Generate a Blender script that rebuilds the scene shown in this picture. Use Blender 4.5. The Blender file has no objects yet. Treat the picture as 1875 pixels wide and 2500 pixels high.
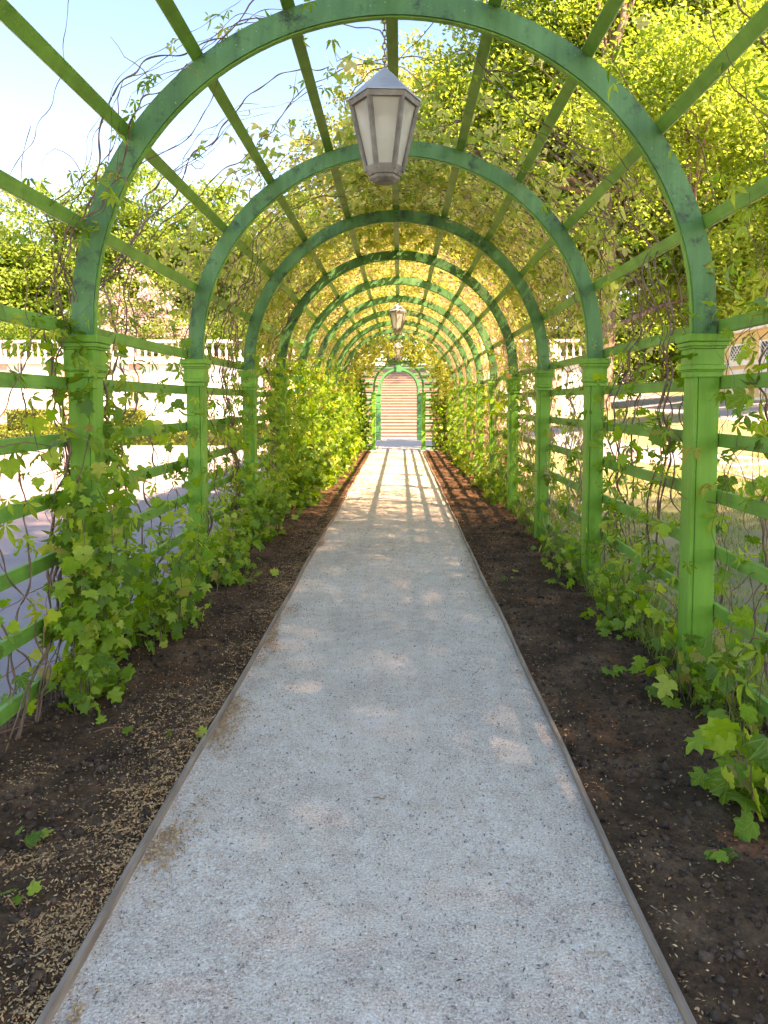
import bpy, math, random
import numpy as np
from mathutils import Vector, Matrix

rnd = random.Random(7)
rng = np.random.default_rng(11)
SC = bpy.context.scene
COL = SC.collection
rad = math.radians

# ------------------------------------------------------------------ camera
EYE = Vector((0.046, 0.0, 1.5))
cam_d = bpy.data.cameras.new('camera')
cam = bpy.data.objects.new('camera', cam_d)
COL.objects.link(cam)
SC.camera = cam
cam_d.sensor_width = 36.0
cam_d.lens = 27.03
cam_d.clip_start = 0.05
cam_d.clip_end = 2000
cam.location = EYE
cam.rotation_euler = (rad(90 - 3.8), 0, rad(1.19))
cam_d.shift_y = -0.0575

# ------------------------------------------------------------------ sky, sun, exposure
SUN = Vector((0.80, -0.45, 1.0)).normalized()          # towards the sun
sun_el = math.asin(SUN.z)
sun_az = math.atan2(SUN.x, SUN.y)
w = bpy.data.worlds.new('World')
SC.world = w
w.use_nodes = True
nt = w.node_tree
bg = nt.nodes['Background']
sky = nt.nodes.new('ShaderNodeTexSky')
sky.sky_type = 'NISHITA'
sky.sun_disc = False
sky.sun_elevation = sun_el
sky.sun_rotation = sun_az
sky.air_density = 1.0
sky.dust_density = 0.35
sky.ozone_density = 1.0
hsv = nt.nodes.new('ShaderNodeHueSaturation')
hsv.inputs['Saturation'].default_value = 1.25
nt.links.new(sky.outputs[0], hsv.inputs['Color'])
nt.links.new(hsv.outputs[0], bg.inputs[0])
bg.inputs[1].default_value = 0.065
sl = bpy.data.lights.new('sun', 'SUN')
sl.energy = 3.2
sl.angle = rad(0.5)
sl.color = (1.0, 0.86, 0.74)
so = bpy.data.objects.new('sun', sl)
COL.objects.link(so)
so.rotation_euler = SUN.to_track_quat('Z', 'Y').to_euler()
so.location = (20, -12, 30)
SC.view_settings.view_transform = 'Standard'
SC.view_settings.look = 'None'
SC.view_settings.gamma = 1
SC.view_settings.use_curve_mapping = False
SC.view_settings.exposure = 3.22
SC.view_settings.use_white_balance = True
SC.view_settings.white_balance_temperature = 9600
SC.view_settings.white_balance_tint = 30
SC.render.engine = 'CYCLES'
SC.cycles.max_bounces = 8
SC.cycles.adaptive_threshold = 0.02
SC.cycles.transparent_max_bounces = 8
SC.cycles.diffuse_bounces = 4
SC.cycles.transmission_bounces = 6

# ------------------------------------------------------------------ helpers
def tag(o, label=None, cat=None, group=None, kind=None):
    if label: o['label'] = label
    if cat: o['category'] = cat
    if group: o['group'] = group
    if kind: o['kind'] = kind
    return o

def link(name, me, parent=None, loc=(0, 0, 0)):
    o = bpy.data.objects.new(name, me)
    COL.objects.link(o)
    o.location = loc
    if parent is not None: o.parent = parent
    return o

def empty(name, loc, label, cat, group=None):
    o = bpy.data.objects.new(name, None)
    COL.objects.link(o)
    o.location = loc
    o.empty_display_size = 0.1
    return tag(o, label, cat, group)

def mesh_np(name, V, F, mat=None, tint=None, smooth=False):
    """V (n,3), F (m,k) one polygon size; tint: per-face float attribute."""
    V = np.ascontiguousarray(V, dtype=np.float32); F = np.ascontiguousarray(F, dtype=np.int32)
    me = bpy.data.meshes.new(name)
    m, k = F.shape
    me.vertices.add(len(V)); me.vertices.foreach_set('co', V.ravel())
    me.loops.add(m * k); me.loops.foreach_set('vertex_index', F.ravel())
    me.polygons.add(m)
    me.polygons.foreach_set('loop_start', np.arange(0, m * k, k, dtype=np.int32))
    me.polygons.foreach_set('loop_total', np.full(m, k, dtype=np.int32))
    if smooth: me.polygons.foreach_set('use_smooth', np.ones(m, dtype=bool))
    me.update(calc_edges=True)
    if tint is not None:
        a = me.attributes.new('tint', 'FLOAT', 'FACE')
        a.data.foreach_set('value', np.ascontiguousarray(tint, dtype=np.float32))
    if mat is not None: me.materials.append(mat)
    return me

class MB:
    """collects boxes, prisms and lathes into one mesh"""
    def __init__(s): s.v = []; s.f = []
    def add(s, vs, fs):
        b = len(s.v); s.v += [tuple(v) for v in vs]; s.f += [tuple(i + b for i in f) for f in fs]; return s
    def box(s, x0, x1, y0, y1, z0, z1, M=None):
        vs = [Vector(p) for p in ((x0,y0,z0),(x1,y0,z0),(x1,y1,z0),(x0,y1,z0),(x0,y0,z1),(x1,y0,z1),(x1,y1,z1),(x0,y1,z1))]
        if M is not None: vs = [M @ v for v in vs]
        return s.add(vs, [(0,3,2,1),(4,5,6,7),(0,1,5,4),(1,2,6,5),(2,3,7,6),(3,0,4,7)])
    def lathe(s, prof, n=12, c=(0,0,0), rot=0.0, cap=True):
        vs = []; fs = []
        for (r, z) in prof:
            for i in range(n):
                a = rot + 2 * math.pi * i / n
                vs.append((c[0] + r * math.cos(a), c[1] + r * math.sin(a), c[2] + z))
        for j in range(len(prof) - 1):
            for i in range(n):
                fs.append((j*n+i, j*n+(i+1) % n, (j+1)*n+(i+1) % n, (j+1)*n+i))
        if cap:
            fs.append(tuple(range(n - 1, -1, -1)))
            fs.append(tuple((len(prof)-1)*n + i for i in range(n)))
        return s.add(vs, fs)
    def arc(s, r0, r1, y0, y1, a0, a1, n, cx=0.0, cz=0.0, stilt=0.0):
        """band of an arch in the xz plane, optional straight legs of length stilt"""
        pts = []
        if stilt: pts.append((math.cos(a0), math.sin(a0), -stilt))
        for i in range(n + 1):
            a = a0 + (a1 - a0) * i / n
            pts.append((math.cos(a), math.sin(a), 0))
        if stilt: pts.append((math.cos(a1), math.sin(a1), -stilt))
        vs = []; fs = []
        for (c, sn, dz) in pts:
            for (r, y) in ((r0, y0), (r1, y0), (r1, y1), (r0, y1)):
                vs.append((cx + r * c, y, cz + r * sn + dz))
        m = len(pts)
        for i in range(m - 1):
            for j in range(4):
                fs.append((i*4+j, i*4+(j+1) % 4, (i+1)*4+(j+1) % 4, (i+1)*4+j))
        fs.append((3, 2, 1, 0)); fs.append(tuple((m-1)*4+j for j in range(4)))
        return s.add(vs, fs)
    def mesh(s, name, mat, smooth=False, bevel=0.0):
        me = bpy.data.meshes.new(name)
        me.from_pydata(s.v, [], s.f); me.update()
        import bmesh
        bm = bmesh.new(); bm.from_mesh(me)
        bmesh.ops.recalc_face_normals(bm, faces=bm.faces)
        if bevel:
            es = [e for e in bm.edges if len(e.link_faces) == 2 and e.calc_face_angle(0) > 0.6]
            bmesh.ops.bevel(bm, geom=es, offset=bevel, segments=1, affect='EDGES')
        bm.to_mesh(me); bm.free()
        if smooth:
            for p in me.polygons: p.use_smooth = True
        me.materials.append(mat)
        return me
    def build(s, name, mat, parent=None, loc=(0,0,0), smooth=False, bevel=0.0):
        return link(name, s.mesh(name, mat, smooth, bevel), parent, loc)

def tubes(polys, radii, sides=4):
    """polylines (k,3) with per-point radii -> quads"""
    VV = []; FF = []; b = 0
    ang = np.arange(sides) * 2 * np.pi / sides
    for P, R in zip(polys, radii):
        P = np.asarray(P, float); k = len(P)
        R = np.broadcast_to(np.asarray(R, float), (k,))
        T = np.gradient(P, axis=0); T /= np.linalg.norm(T, axis=1)[:, None] + 1e-9
        ref = np.where(np.abs(T[:, 2:3]) < 0.9, np.array([[0, 0, 1.0]]), np.array([[1.0, 0, 0]]))
        A = np.cross(T, ref); A /= np.linalg.norm(A, axis=1)[:, None] + 1e-9
        B = np.cross(T, A)
        ring = P[:, None, :] + R[:, None, None] * (np.cos(ang)[None, :, None] * A[:, None, :] + np.sin(ang)[None, :, None] * B[:, None, :])
        VV.append(ring.reshape(-1, 3))
        i = np.arange(k - 1)[:, None]; j = np.arange(sides)[None, :]
        q = np.stack([b + i*sides + j, b + i*sides + (j+1) % sides, b + (i+1)*sides + (j+1) % sides, b + (i+1)*sides + j], -1)
        FF.append(q.reshape(-1, 4)); b += k * sides
    return np.concatenate(VV), np.concatenate(FF)

def unit(a): return a / (np.linalg.norm(a, axis=-1, keepdims=True) + 1e-9)

def frames(N, T):
    n = unit(N); y = unit(T - (T * n).sum(-1, keepdims=True) * n); x = np.cross(y, n)
    return np.stack([x, y, n], -1)                       # columns

def scatter(tv, tf, P, R, S):
    """copies of a template (tv,tf) at P with frames R and scale S"""
    n = len(P)
    V = np.einsum('nij,kj->nki', R, tv) * S[:, None, None] + P[:, None, :]
    F = tf[None] + (np.arange(n) * len(tv))[:, None, None]
    return V.reshape(-1, 3), F.reshape(-1, tf.shape[1])

_lat = np.random.default_rng(3).random((256, 256))
def vnoise(x, y):
    x = np.asarray(x, float); y = np.asarray(y, float)
    xi = np.floor(x).astype(int); yi = np.floor(y).astype(int)
    fx = x - xi; fy = y - yi; fx = fx*fx*(3-2*fx); fy = fy*fy*(3-2*fy)
    g = lambda a, b: _lat[a % 256, b % 256]
    return (g(xi,yi)*(1-fx)+g(xi+1,yi)*fx)*(1-fy) + (g(xi,yi+1)*(1-fx)+g(xi+1,yi+1)*fx)*fy
def fbm(x, y, o=4):
    s = 0; a = 0.5
    for i in range(o):
        s = s + a * vnoise(x * 2**i + 17*i, y * 2**i + 31*i); a *= 0.5
    return s

# ------------------------------------------------------------------ materials
def nodes_of(name):
    m = bpy.data.materials.new(name); m.use_nodes = True
    t = m.node_tree; b = t.nodes['Principled BSDF']
    return m, t, b, t.nodes.new, t.links.new

def ramp(t, fac, stops):
    r = t.nodes.new('ShaderNodeValToRGB')
    e = r.color_ramp.elements
    e[0].position, e[0].color = stops[0][0], (*stops[0][1], 1)
    e[1].position, e[1].color = stops[-1][0], (*stops[-1][1], 1)
    for p, c in stops[1:-1]:
        q = e.new(p); q.color = (*c, 1)
    t.links.new(fac, r.inputs[0]); return r.outputs[0]

def noise(t, vec, scale, detail=4, rough=0.55, dist=0.0):
    n = t.nodes.new('ShaderNodeTexNoise'); n.inputs['Scale'].default_value = scale
    n.inputs['Detail'].default_value = detail; n.inputs['Roughness'].default_value = rough
    n.inputs['Distortion'].default_value = dist
    t.links.new(vec, n.inputs['Vector']); return n.outputs['Fac']

def world_pos(t):
    return t.nodes.new('ShaderNodeNewGeometry').outputs['Position']

def mixc(t, fac, a, b, mode='MIX'):
    m = t.nodes.new('ShaderNodeMix'); m.data_type = 'RGBA'; m.blend_type = mode
    if hasattr(fac, 'links'): t.links.new(fac, m.inputs[0])
    else: m.inputs[0].default_value = fac
    for s, i in ((a, 6), (b, 7)):
        if hasattr(s, 'links'): t.links.new(s, m.inputs[i])
        else: m.inputs[i].default_value = (*s, 1)
    return m.outputs[2]

def bump(t, b, h, strength, dist=0.01):
    n = t.nodes.new('ShaderNodeBump'); n.inputs['Strength'].default_value = strength
    n.inputs['Distance'].default_value = dist
    t.links.new(h, n.inputs['Height']); t.links.new(n.outputs[0], b.inputs['Normal'])

def scaled(t, vec, s):
    m = t.nodes.new('ShaderNodeMapping'); m.inputs['Scale'].default_value = s
    t.links.new(vec, m.inputs[0]); return m.outputs[0]

def surface(name, stops, scale=4, rough=0.7, detail=6, bscale=None, bstr=0.2, bdist=0.01, spec=0.3, stretch=None):
    m, t, b, N, L = nodes_of(name)
    p = world_pos(t)
    q = scaled(t, p, stretch) if stretch else p
    L(ramp(t, noise(t, q, scale, detail), stops), b.inputs['Base Color'])
    b.inputs['Roughness'].default_value = rough
    b.inputs['Specular IOR Level'].default_value = spec
    if bscale: bump(t, b, noise(t, q, bscale, 5), bstr, bdist)
    return m

def paint(name, base, dark, light, grime, grime_lo=0.56, grime_hi=0.7, grain=(1, 1, .06)):
    m, t, b, N, L = nodes_of(name)
    p = world_pos(t)
    n1 = noise(t, scaled(t, p, (3, 3, 1.2)), 2.0, 5)
    c = ramp(t, n1, [(0.3, dark), (0.5, base), (0.72, light)])
    n2 = noise(t, p, 7, 6, 0.7)
    g = t.nodes.new('ShaderNodeMapRange'); g.inputs[1].default_value = grime_lo; g.inputs[2].default_value = grime_hi
    L(n2, g.inputs[0])
    c2 = mixc(t, g.outputs[0], c, grime)
    n3 = noise(t, p, 90, 3)
    g3 = t.nodes.new('ShaderNodeMapRange'); g3.inputs[1].default_value = 0.69; g3.inputs[2].default_value = 0.75
    L(n3, g3.inputs[0])
    c3 = mixc(t, g3.outputs[0], c2, (0.35, 0.42, 0.30))
    L(c3, b.inputs['Base Color'])
    b.inputs['Roughness'].default_value = 0.48
    b.inputs['Specular IOR Level'].default_value = 0.35
    gr = noise(t, scaled(t, N('ShaderNodeTexCoord').outputs['Object'], grain), 30, 4, 0.6)
    ad = N('ShaderNodeMath'); ad.operation = 'ADD'; L(gr, ad.inputs[0]); L(n3, ad.inputs[1])
    bump(t, b, ad.outputs[0], 0.35, 0.004)
    st = ramp(t, gr, [(0.30, (0.42, 0.42, 0.42)), (0.5, (0.5, 0.5, 0.5)), (0.72, (0.58, 0.58, 0.56))])
    L(mixc(t, 0.8, c3, st, 'OVERLAY'), b.inputs['Base Color'])
    return m

M = {}
M['post'] = paint('green_post_paint', (0.110, 0.325, 0.035), (0.080, 0.265, 0.025), (0.145, 0.385, 0.05), (0.07, 0.20, 0.03), 0.62, 0.82)
M['arch'] = paint('green_arch_paint', (0.056, 0.200, 0.066), (0.040, 0.150, 0.047), (0.088, 0.260, 0.105), (0.022, 0.055, 0.03), 0.535, 0.66)
M['rail'] = paint('green_rail_paint', (0.110, 0.30, 0.045), (0.080, 0.235, 0.033), (0.15, 0.36, 0.06), (0.06, 0.16, 0.035), 0.58, 0.78, (1, .06, 1))
M['portal'] = paint('green_portal_paint', (0.05, 0.24, 0.08), (0.04, 0.20, 0.065), (0.07, 0.29, 0.11), (0.04, 0.13, 0.05), 0.62, 0.8)

def leaf_mat(name, stops, trans=0.45, rough=0.45, spec=0.3, objrand=False):
    m, t, b, N, L = nodes_of(name)
    if objrand:
        f = N('ShaderNodeObjectInfo').outputs['Random']
    else:
        a = N('ShaderNodeAttribute'); a.attribute_name = 'tint'; f = a.outputs['Fac']
    c = ramp(t, f, stops)
    if objrand:                                     # veins: ridges fanning from the leaf's base
        tc = N('ShaderNodeTexCoord').outputs['Object']
        nz = noise(t, tc, 5, 3)
        sx = N('ShaderNodeSeparateXYZ'); L(tc, sx.inputs[0])
        def mth(op, a, b=None):
            m_ = N('ShaderNodeMath'); m_.operation = op
            for i_, v_ in enumerate((a, b)):
                if v_ is None: continue
                if hasattr(v_, 'links'): L(v_, m_.inputs[i_])
                else: m_.inputs[i_].default_value = v_
            return m_.outputs[0]
        ax = mth('ABSOLUTE', sx.outputs[0]); d_ = ax
        for th in (38, 70):
            d_ = mth('MINIMUM', d_, mth('ABSOLUTE', mth('SUBTRACT', mth('MULTIPLY', ax, math.cos(rad(th))), mth('MULTIPLY', sx.outputs[1], math.sin(rad(th))))))
        for y0_ in (0.25, 0.45, 0.62):
            d_ = mth('MINIMUM', d_, mth('MULTIPLY', mth('ABSOLUTE', mth('SUBTRACT', mth('MULTIPLY', ax, .75), mth('SUBTRACT', sx.outputs[1], y0_))), 1.6))
        vr = N('ShaderNodeMapRange'); vr.inputs[1].default_value = 0.004; vr.inputs[2].default_value = 0.022; vr.inputs[3].default_value = 0.55; vr.inputs[4].default_value = 0.0
        L(d_, vr.inputs[0])
        c = mixc(t, vr.outputs[0], c, (0.26, 0.38, 0.08))
        c = mixc(t, 0.35, c, ramp(t, nz, [(0.3, (0.34, 0.36, 0.3)), (0.7, (0.66, 0.66, 0.55))]), 'OVERLAY')
    L(c, b.inputs['Base Color'])
    b.inputs['Roughness'].default_value = rough
    b.inputs['Specular IOR Level'].default_value = spec
    tr = N('ShaderNodeBsdfTranslucent')
    hs = N('ShaderNodeHueSaturation'); hs.inputs['Hue'].default_value = 0.485; hs.inputs['Saturation'].default_value = 1.1; hs.inputs['Value'].default_value = 1.5
    L(c, hs.inputs['Color']); L(hs.outputs[0], tr.inputs['Color'])
    mx = N('ShaderNodeMixShader'); mx.inputs[0].default_value = trans
    L(b.outputs[0], mx.inputs[1]); L(tr.outputs[0], mx.inputs[2])
    L(mx.outputs[0], t.nodes['Material Output'].inputs[0])
    return m

HOP = [(0.0, (0.06, 0.155, 0.018)), (0.4, (0.135, 0.285, 0.026)), (0.75, (0.23, 0.385, 0.038)), (0.96, (0.38, 0.45, 0.07)), (1.0, (0.36, 0.27, 0.09))]
M['hop'] = leaf_mat('hop_leaf', HOP, 0.42, objrand=True)
M['hopm'] = leaf_mat('hop_foliage', HOP, 0.42)
CRE = [(0.0, (0.09, 0.20, 0.022)), (0.5, (0.18, 0.32, 0.03)), (0.85, (0.29, 0.40, 0.045)), (1.0, (0.38, 0.33, 0.07))]
M['cre'] = leaf_mat('creeper_leaf', CRE, 0.45, objrand=True)
M['crem'] = leaf_mat('creeper_foliage', CRE, 0.45)
M['vault'] = leaf_mat('young_vault_foliage', [(0.0, (0.19, 0.28, 0.05)), (0.45, (0.35, 0.40, 0.10)), (0.75, (0.52, 0.48, 0.18)), (0.9, (0.58, 0.43, 0.22)), (1.0, (0.58, 0.33, 0.21))], 0.65)
M['tree'] = leaf_mat('linden_foliage', [(0.0, (0.10, 0.19, 0.03)), (0.5, (0.19, 0.30, 0.05)), (1.0, (0.32, 0.42, 0.11))], 0.58)
M['tree2'] = leaf_mat('pale_chestnut_foliage', [(0.0, (0.13, 0.20, 0.02)), (0.6, (0.27, 0.31, 0.05)), (0.8, (0.50, 0.46, 0.22)), (1.0, (0.62, 0.55, 0.36))], 0.45)
M['tree3'] = leaf_mat('park_tree_foliage', [(0.0, (0.08, 0.165, 0.03)), (0.5, (0.155, 0.265, 0.045)), (1.0, (0.26, 0.36, 0.09))], 0.55)
M['lilac'] = leaf_mat('lilac_foliage', [(0.0, (0.10, 0.17, 0.025)), (0.48, (0.18, 0.25, 0.05)), (0.54, (0.50, 0.36, 0.40)), (1.0, (0.68, 0.54, 0.58))], 0.35)
M['copper'] = leaf_mat('copper_foliage', [(0.0, (0.10, 0.03, 0.03)), (0.7, (0.25, 0.06, 0.05)), (1.0, (0.5, 0.08, 0.06))], 0.4)
M['hedge'] = leaf_mat('hedge_foliage', [(0.0, (0.07, 0.11, 0.015)), (0.5, (0.13, 0.17, 0.02)), (1.0, (0.21, 0.23, 0.04))], 0.3)
M['grassm'] = leaf_mat('grass_blades', [(0.0, (0.10, 0.17, 0.03)), (0.6, (0.2, 0.28, 0.06)), (1.0, (0.38, 0.36, 0.14))], 0.4)
M['stem'] = surface('vine_stem_bark', [(0.3, (0.09, 0.055, 0.035)), (0.55, (0.19, 0.12, 0.08)), (0.75, (0.30, 0.20, 0.13))], 9, 0.8)
M['redstem'] = surface('young_red_stem', [(0.3, (0.20, 0.07, 0.045)), (0.6, (0.30, 0.13, 0.08)), (0.8, (0.34, 0.24, 0.12))], 6, 0.6)
M['drystem'] = surface('dry_tan_stem', [(0.3, (0.22, 0.15, 0.09)), (0.55, (0.36, 0.26, 0.16)), (0.75, (0.48, 0.36, 0.24))], 7, 0.8)
M['bark'] = surface('tree_bark', [(0.3, (0.10, 0.065, 0.045)), (0.5, (0.20, 0.14, 0.10)), (0.7, (0.30, 0.22, 0.16))], 3, 0.9, stretch=(2.5, 2.5, 0.6), bscale=8, bstr=0.8, bdist=0.05)

def path_mat():
    m, t, b, N, L = nodes_of('grey_gravel_path')
    p = world_pos(t)
    big = noise(t, p, 1.1, 5, 0.6)
    c = ramp(t, big, [(0.32, (0.57, 0.475, 0.375)), (0.5, (0.65, 0.545, 0.43)), (0.68, (0.73, 0.615, 0.495))])
    mid = noise(t, p, 9, 5, 0.65)
    c = mixc(t, 0.45, c, ramp(t, mid, [(0.3, (0.3, 0.3, 0.3)), (0.7, (0.68, 0.67, 0.66))]), 'OVERLAY')
    fine = noise(t, p, 140, 3, 0.7)
    c = mixc(t, 0.75, c, ramp(t, fine, [(0.28, (0.12, 0.12, 0.12)), (0.5, (0.5, 0.5, 0.5)), (0.72, (0.88, 0.88, 0.88))]), 'OVERLAY')
    v = N('ShaderNodeTexVoronoi'); v.inputs['Scale'].default_value = 130
    L(p, v.inputs['Vector'])
    sp = N('ShaderNodeSeparateColor'); L(v.outputs['Color'], sp.inputs[0])
    st = ramp(t, sp.outputs[0], [(0.0, (0.16, 0.16, 0.17)), (0.18, (0.5, 0.5, 0.5)), (0.85, (0.5, 0.5, 0.5)), (1.0, (0.85, 0.84, 0.8))])
    c = mixc(t, 0.3, c, st, 'OVERLAY')
    L(c, b.inputs['Base Color'])
    b.inputs['Roughness'].default_value = 0.9
    b.inputs['Specular IOR Level'].default_value = 0.2
    mm = N('ShaderNodeMath'); mm.operation = 'ADD'
    L(fine, mm.inputs[0]); L(v.outputs['Distance'], mm.inputs[1])
    bump(t, b, mm.outputs[0], 0.55, 0.008)
    return m
M['path'] = path_mat()

def soil_mat():
    m, t, b, N, L = nodes_of('dark_soil')
    p = world_pos(t)
    n1 = noise(t, p, 3.0, 6, 0.65)
    c = ramp(t, n1, [(0.3, (0.042, 0.023, 0.013)), (0.5, (0.105, 0.059, 0.032)), (0.7, (0.21, 0.122, 0.07))])
    n2 = noise(t, p, 70, 4, 0.7)
    c = mixc(t, 0.6, c, ramp(t, n2, [(0.3, (0.2, 0.2, 0.2)), (0.7, (0.8, 0.78, 0.75))]), 'OVERLAY')
    L(c, b.inputs['Base Color'])
    b.inputs['Roughness'].default_value = 0.95
    b.inputs['Specular IOR Level'].default_value = 0.15
    bump(t, b, noise(t, p, 45, 6, 0.7), 0.9, 0.02)
    return m
M['soil'] = soil_mat()
M['clod'] = surface('soil_clod', [(0.35, (0.03, 0.019, 0.013)), (0.65, (0.13, 0.08, 0.05))], 20, 0.95, bscale=80, bstr=0.6)
def chip_mat():
    m, t, b, N, L = nodes_of('seed_husk_litter')
    a = N('ShaderNodeAttribute'); a.attribute_name = 'tint'
    L(ramp(t, a.outputs['Fac'], [(0.0, (0.28, 0.14, 0.055)), (0.5, (0.50, 0.28, 0.12)), (0.8, (0.62, 0.39, 0.18)), (0.92, (0.62, 0.39, 0.18)), (1.0, (0.55, 0.19, 0.06))]), b.inputs['Base Color'])
    b.inputs['Roughness'].default_value = 0.8
    return m
M['chip'] = chip_mat()
def pebble_mat():
    m, t, b, N, L = nodes_of('loose_grit')
    a = N('ShaderNodeAttribute'); a.attribute_name = 'tint'
    L(ramp(t, a.outputs['Fac'], [(0.0, (0.16, 0.14, 0.12)), (0.4, (0.44, 0.38, 0.32)), (0.9, (0.64, 0.55, 0.46)), (1.0, (0.72, 0.6, 0.5))]), b.inputs['Base Color'])
    b.inputs['Roughness'].default_value = 0.85
    return m
M['pebble'] = pebble_mat()
M['edge'] = surface('weathered_edging_wood', [(0.3, (0.19, 0.14, 0.10)), (0.5, (0.28, 0.21, 0.155)), (0.7, (0.38, 0.30, 0.22))], 5, 0.8, stretch=(6, 0.7, 6), bscale=40, bstr=0.3)
M['yard'] = surface('pink_gravel_yard', [(0.35, (0.27, 0.225, 0.215)), (0.6, (0.34, 0.285, 0.27))], 0.8, 0.95, bscale=60, bstr=0.5, detail=8)
M['road'] = surface('pale_gravel_road', [(0.35, (0.30, 0.265, 0.255)), (0.6, (0.37, 0.33, 0.315))], 0.7, 0.95, bscale=60, bstr=0.4, detail=8)
M['lawn'] = surface('dry_spring_lawn', [(0.3, (0.16, 0.185, 0.06)), (0.5, (0.24, 0.225, 0.10)), (0.7, (0.31, 0.26, 0.14))], 0.9, 0.95, bscale=50, bstr=0.8, detail=8)
M['ground'] = surface('park_ground', [(0.3, (0.16, 0.19, 0.06)), (0.6, (0.26, 0.26, 0.11))], 0.3, 0.95, bscale=20, bstr=0.5)
M['pave'] = surface('grey_stone_paving', [(0.35, (0.36, 0.35, 0.35)), (0.6, (0.44, 0.43, 0.42))], 1.5, 0.85, bscale=40, bstr=0.3)
M['stone'] = surface('pink_stair_stone', [(0.35, (0.31, 0.235, 0.185)), (0.6, (0.36, 0.28, 0.225))], 2.5, 0.8, bscale=30, bstr=0.2)
M['treadst'] = surface('pale_tread_stone', [(0.35, (0.35, 0.27, 0.215)), (0.6, (0.40, 0.315, 0.255))], 2.5, 0.8, bscale=30, bstr=0.2)
M['stucco'] = surface('white_stucco', [(0.35, (0.70, 0.67, 0.63)), (0.6, (0.78, 0.76, 0.73))], 1.2, 0.85, bscale=30, bstr=0.1)
M['pinkst'] = surface('pink_stucco', [(0.35, (0.58, 0.36, 0.28)), (0.6, (0.64, 0.42, 0.33))], 1.2, 0.85)
M['yellow'] = surface('yellow_stucco', [(0.35, (0.62, 0.44, 0.20)), (0.6, (0.68, 0.50, 0.25))], 1.0, 0.85)
M['roofm'] = surface('grey_roof_metal', [(0.35, (0.16, 0.19, 0.18)), (0.6, (0.22, 0.25, 0.24))], 2, 0.5)
M['white'] = surface('white_joinery', [(0.35, (0.72, 0.71, 0.68)), (0.6, (0.78, 0.77, 0.75))], 6, 0.5)
M['iron'] = surface('lantern_frame_metal', [(0.3, (0.11, 0.105, 0.09)), (0.55, (0.19, 0.18, 0.155)), (0.75, (0.29, 0.275, 0.24))], 14, 0.55, bscale=60, bstr=0.2)
M['zinc'] = surface('lantern_roof_zinc', [(0.35, (0.22, 0.27, 0.31)), (0.6, (0.30, 0.35, 0.39))], 8, 0.35, spec=0.6)
def glass_mat():
    m, t, b, N, L = nodes_of('frosted_lantern_pane')
    n = noise(t, world_pos(t), 9, 4)
    L(ramp(t, n, [(0.35, (0.62, 0.62, 0.55)), (0.65, (0.78, 0.77, 0.72))]), b.inputs['Base Color'])
    b.inputs['Roughness'].default_value = 0.25
    tr = N('ShaderNodeBsdfTranslucent'); tr.inputs['Color'].default_value = (0.85, 0.84, 0.78, 1)
    tp = N('ShaderNodeBsdfTransparent'); tp.inputs['Color'].default_value = (0.95, 0.96, 0.94, 1)
    m1 = N('ShaderNodeMixShader'); m1.inputs[0].default_value = 0.6
    L(b.outputs[0], m1.inputs[1]); L(tr.outputs[0], m1.inputs[2])
    m2 = N('ShaderNodeMixShader'); m2.inputs[0].default_value = 0.5
    L(m1.outputs[0], m2.inputs[1]); L(tp.outputs[0], m2.inputs[2])
    L(m2.outputs[0], t.nodes['Material Output'].inputs[0])
    return m
M['glass'] = glass_mat()
def window_mat():
    m, t, b, N, L = nodes_of('dark_window_glass')
    b.inputs['Base Color'].default_value = (0.05, 0.06, 0.07, 1); b.inputs['Roughness'].default_value = 0.08
    return m
M['window'] = window_mat()

# ------------------------------------------------------------------ ground and paths
SLOPE = 0.13
def hx(x):                                              # the lawn rises to the right
    return SLOPE * (min(max(x, 2.2), 26.0) - 2.2)

def sheet(name, pts_rows, off, mat, kind='structure'):
    """rows of points (x,y), laid on the terrain"""
    V = []; F = []
    n = len(pts_rows[0])
    for r in pts_rows:
        for (x, y) in r: V.append((x, y, hx(x) + off))
    for i in range(len(pts_rows) - 1):
        for j in range(n - 1):
            F.append((i*n+j, i*n+j+1, (i+1)*n+j+1, (i+1)*n+j))
    me = bpy.data.meshes.new(name); me.from_pydata(V, [], F); me.update(); me.materials.append(mat)
    for p in me.polygons:
        if p.normal.z < 0: p.flip()
    o = link(name, me); o['kind'] = kind
    return o

sheet('ground', [[(x, y) for x in (-600, -40, 0, 2.2, 26, 60, 600)] for y in (-200, 0, 40, 900)], -0.012, M['ground'])
sheet('gravel_yard', [[(x, y) for x in (-40, -1.72)] for y in (-12, 33.0)], -0.004, M['yard'])
sheet('lawn', [[(x, y) for x in (1.72, 2.2, 26, 45)] for y in (-12, 110)], -0.006, M['lawn'])
sheet('garden_path', [[(4.35, -6), (5.75, -6)], [(5.2, 12.2), (6.5, 12.2)], [(4.2, 18.1), (5.7, 18.1)], [(4.6, 30), (6.1, 30)]], 0.002, M['road'])
sheet('park_road', [[(7.9, 8), (11.6, 8)], [(9.7, 23), (13.2, 23)], [(13.6, 57), (18.2, 57)], [(19, 108), (25, 108)]], 0.002, M['road'])
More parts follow.
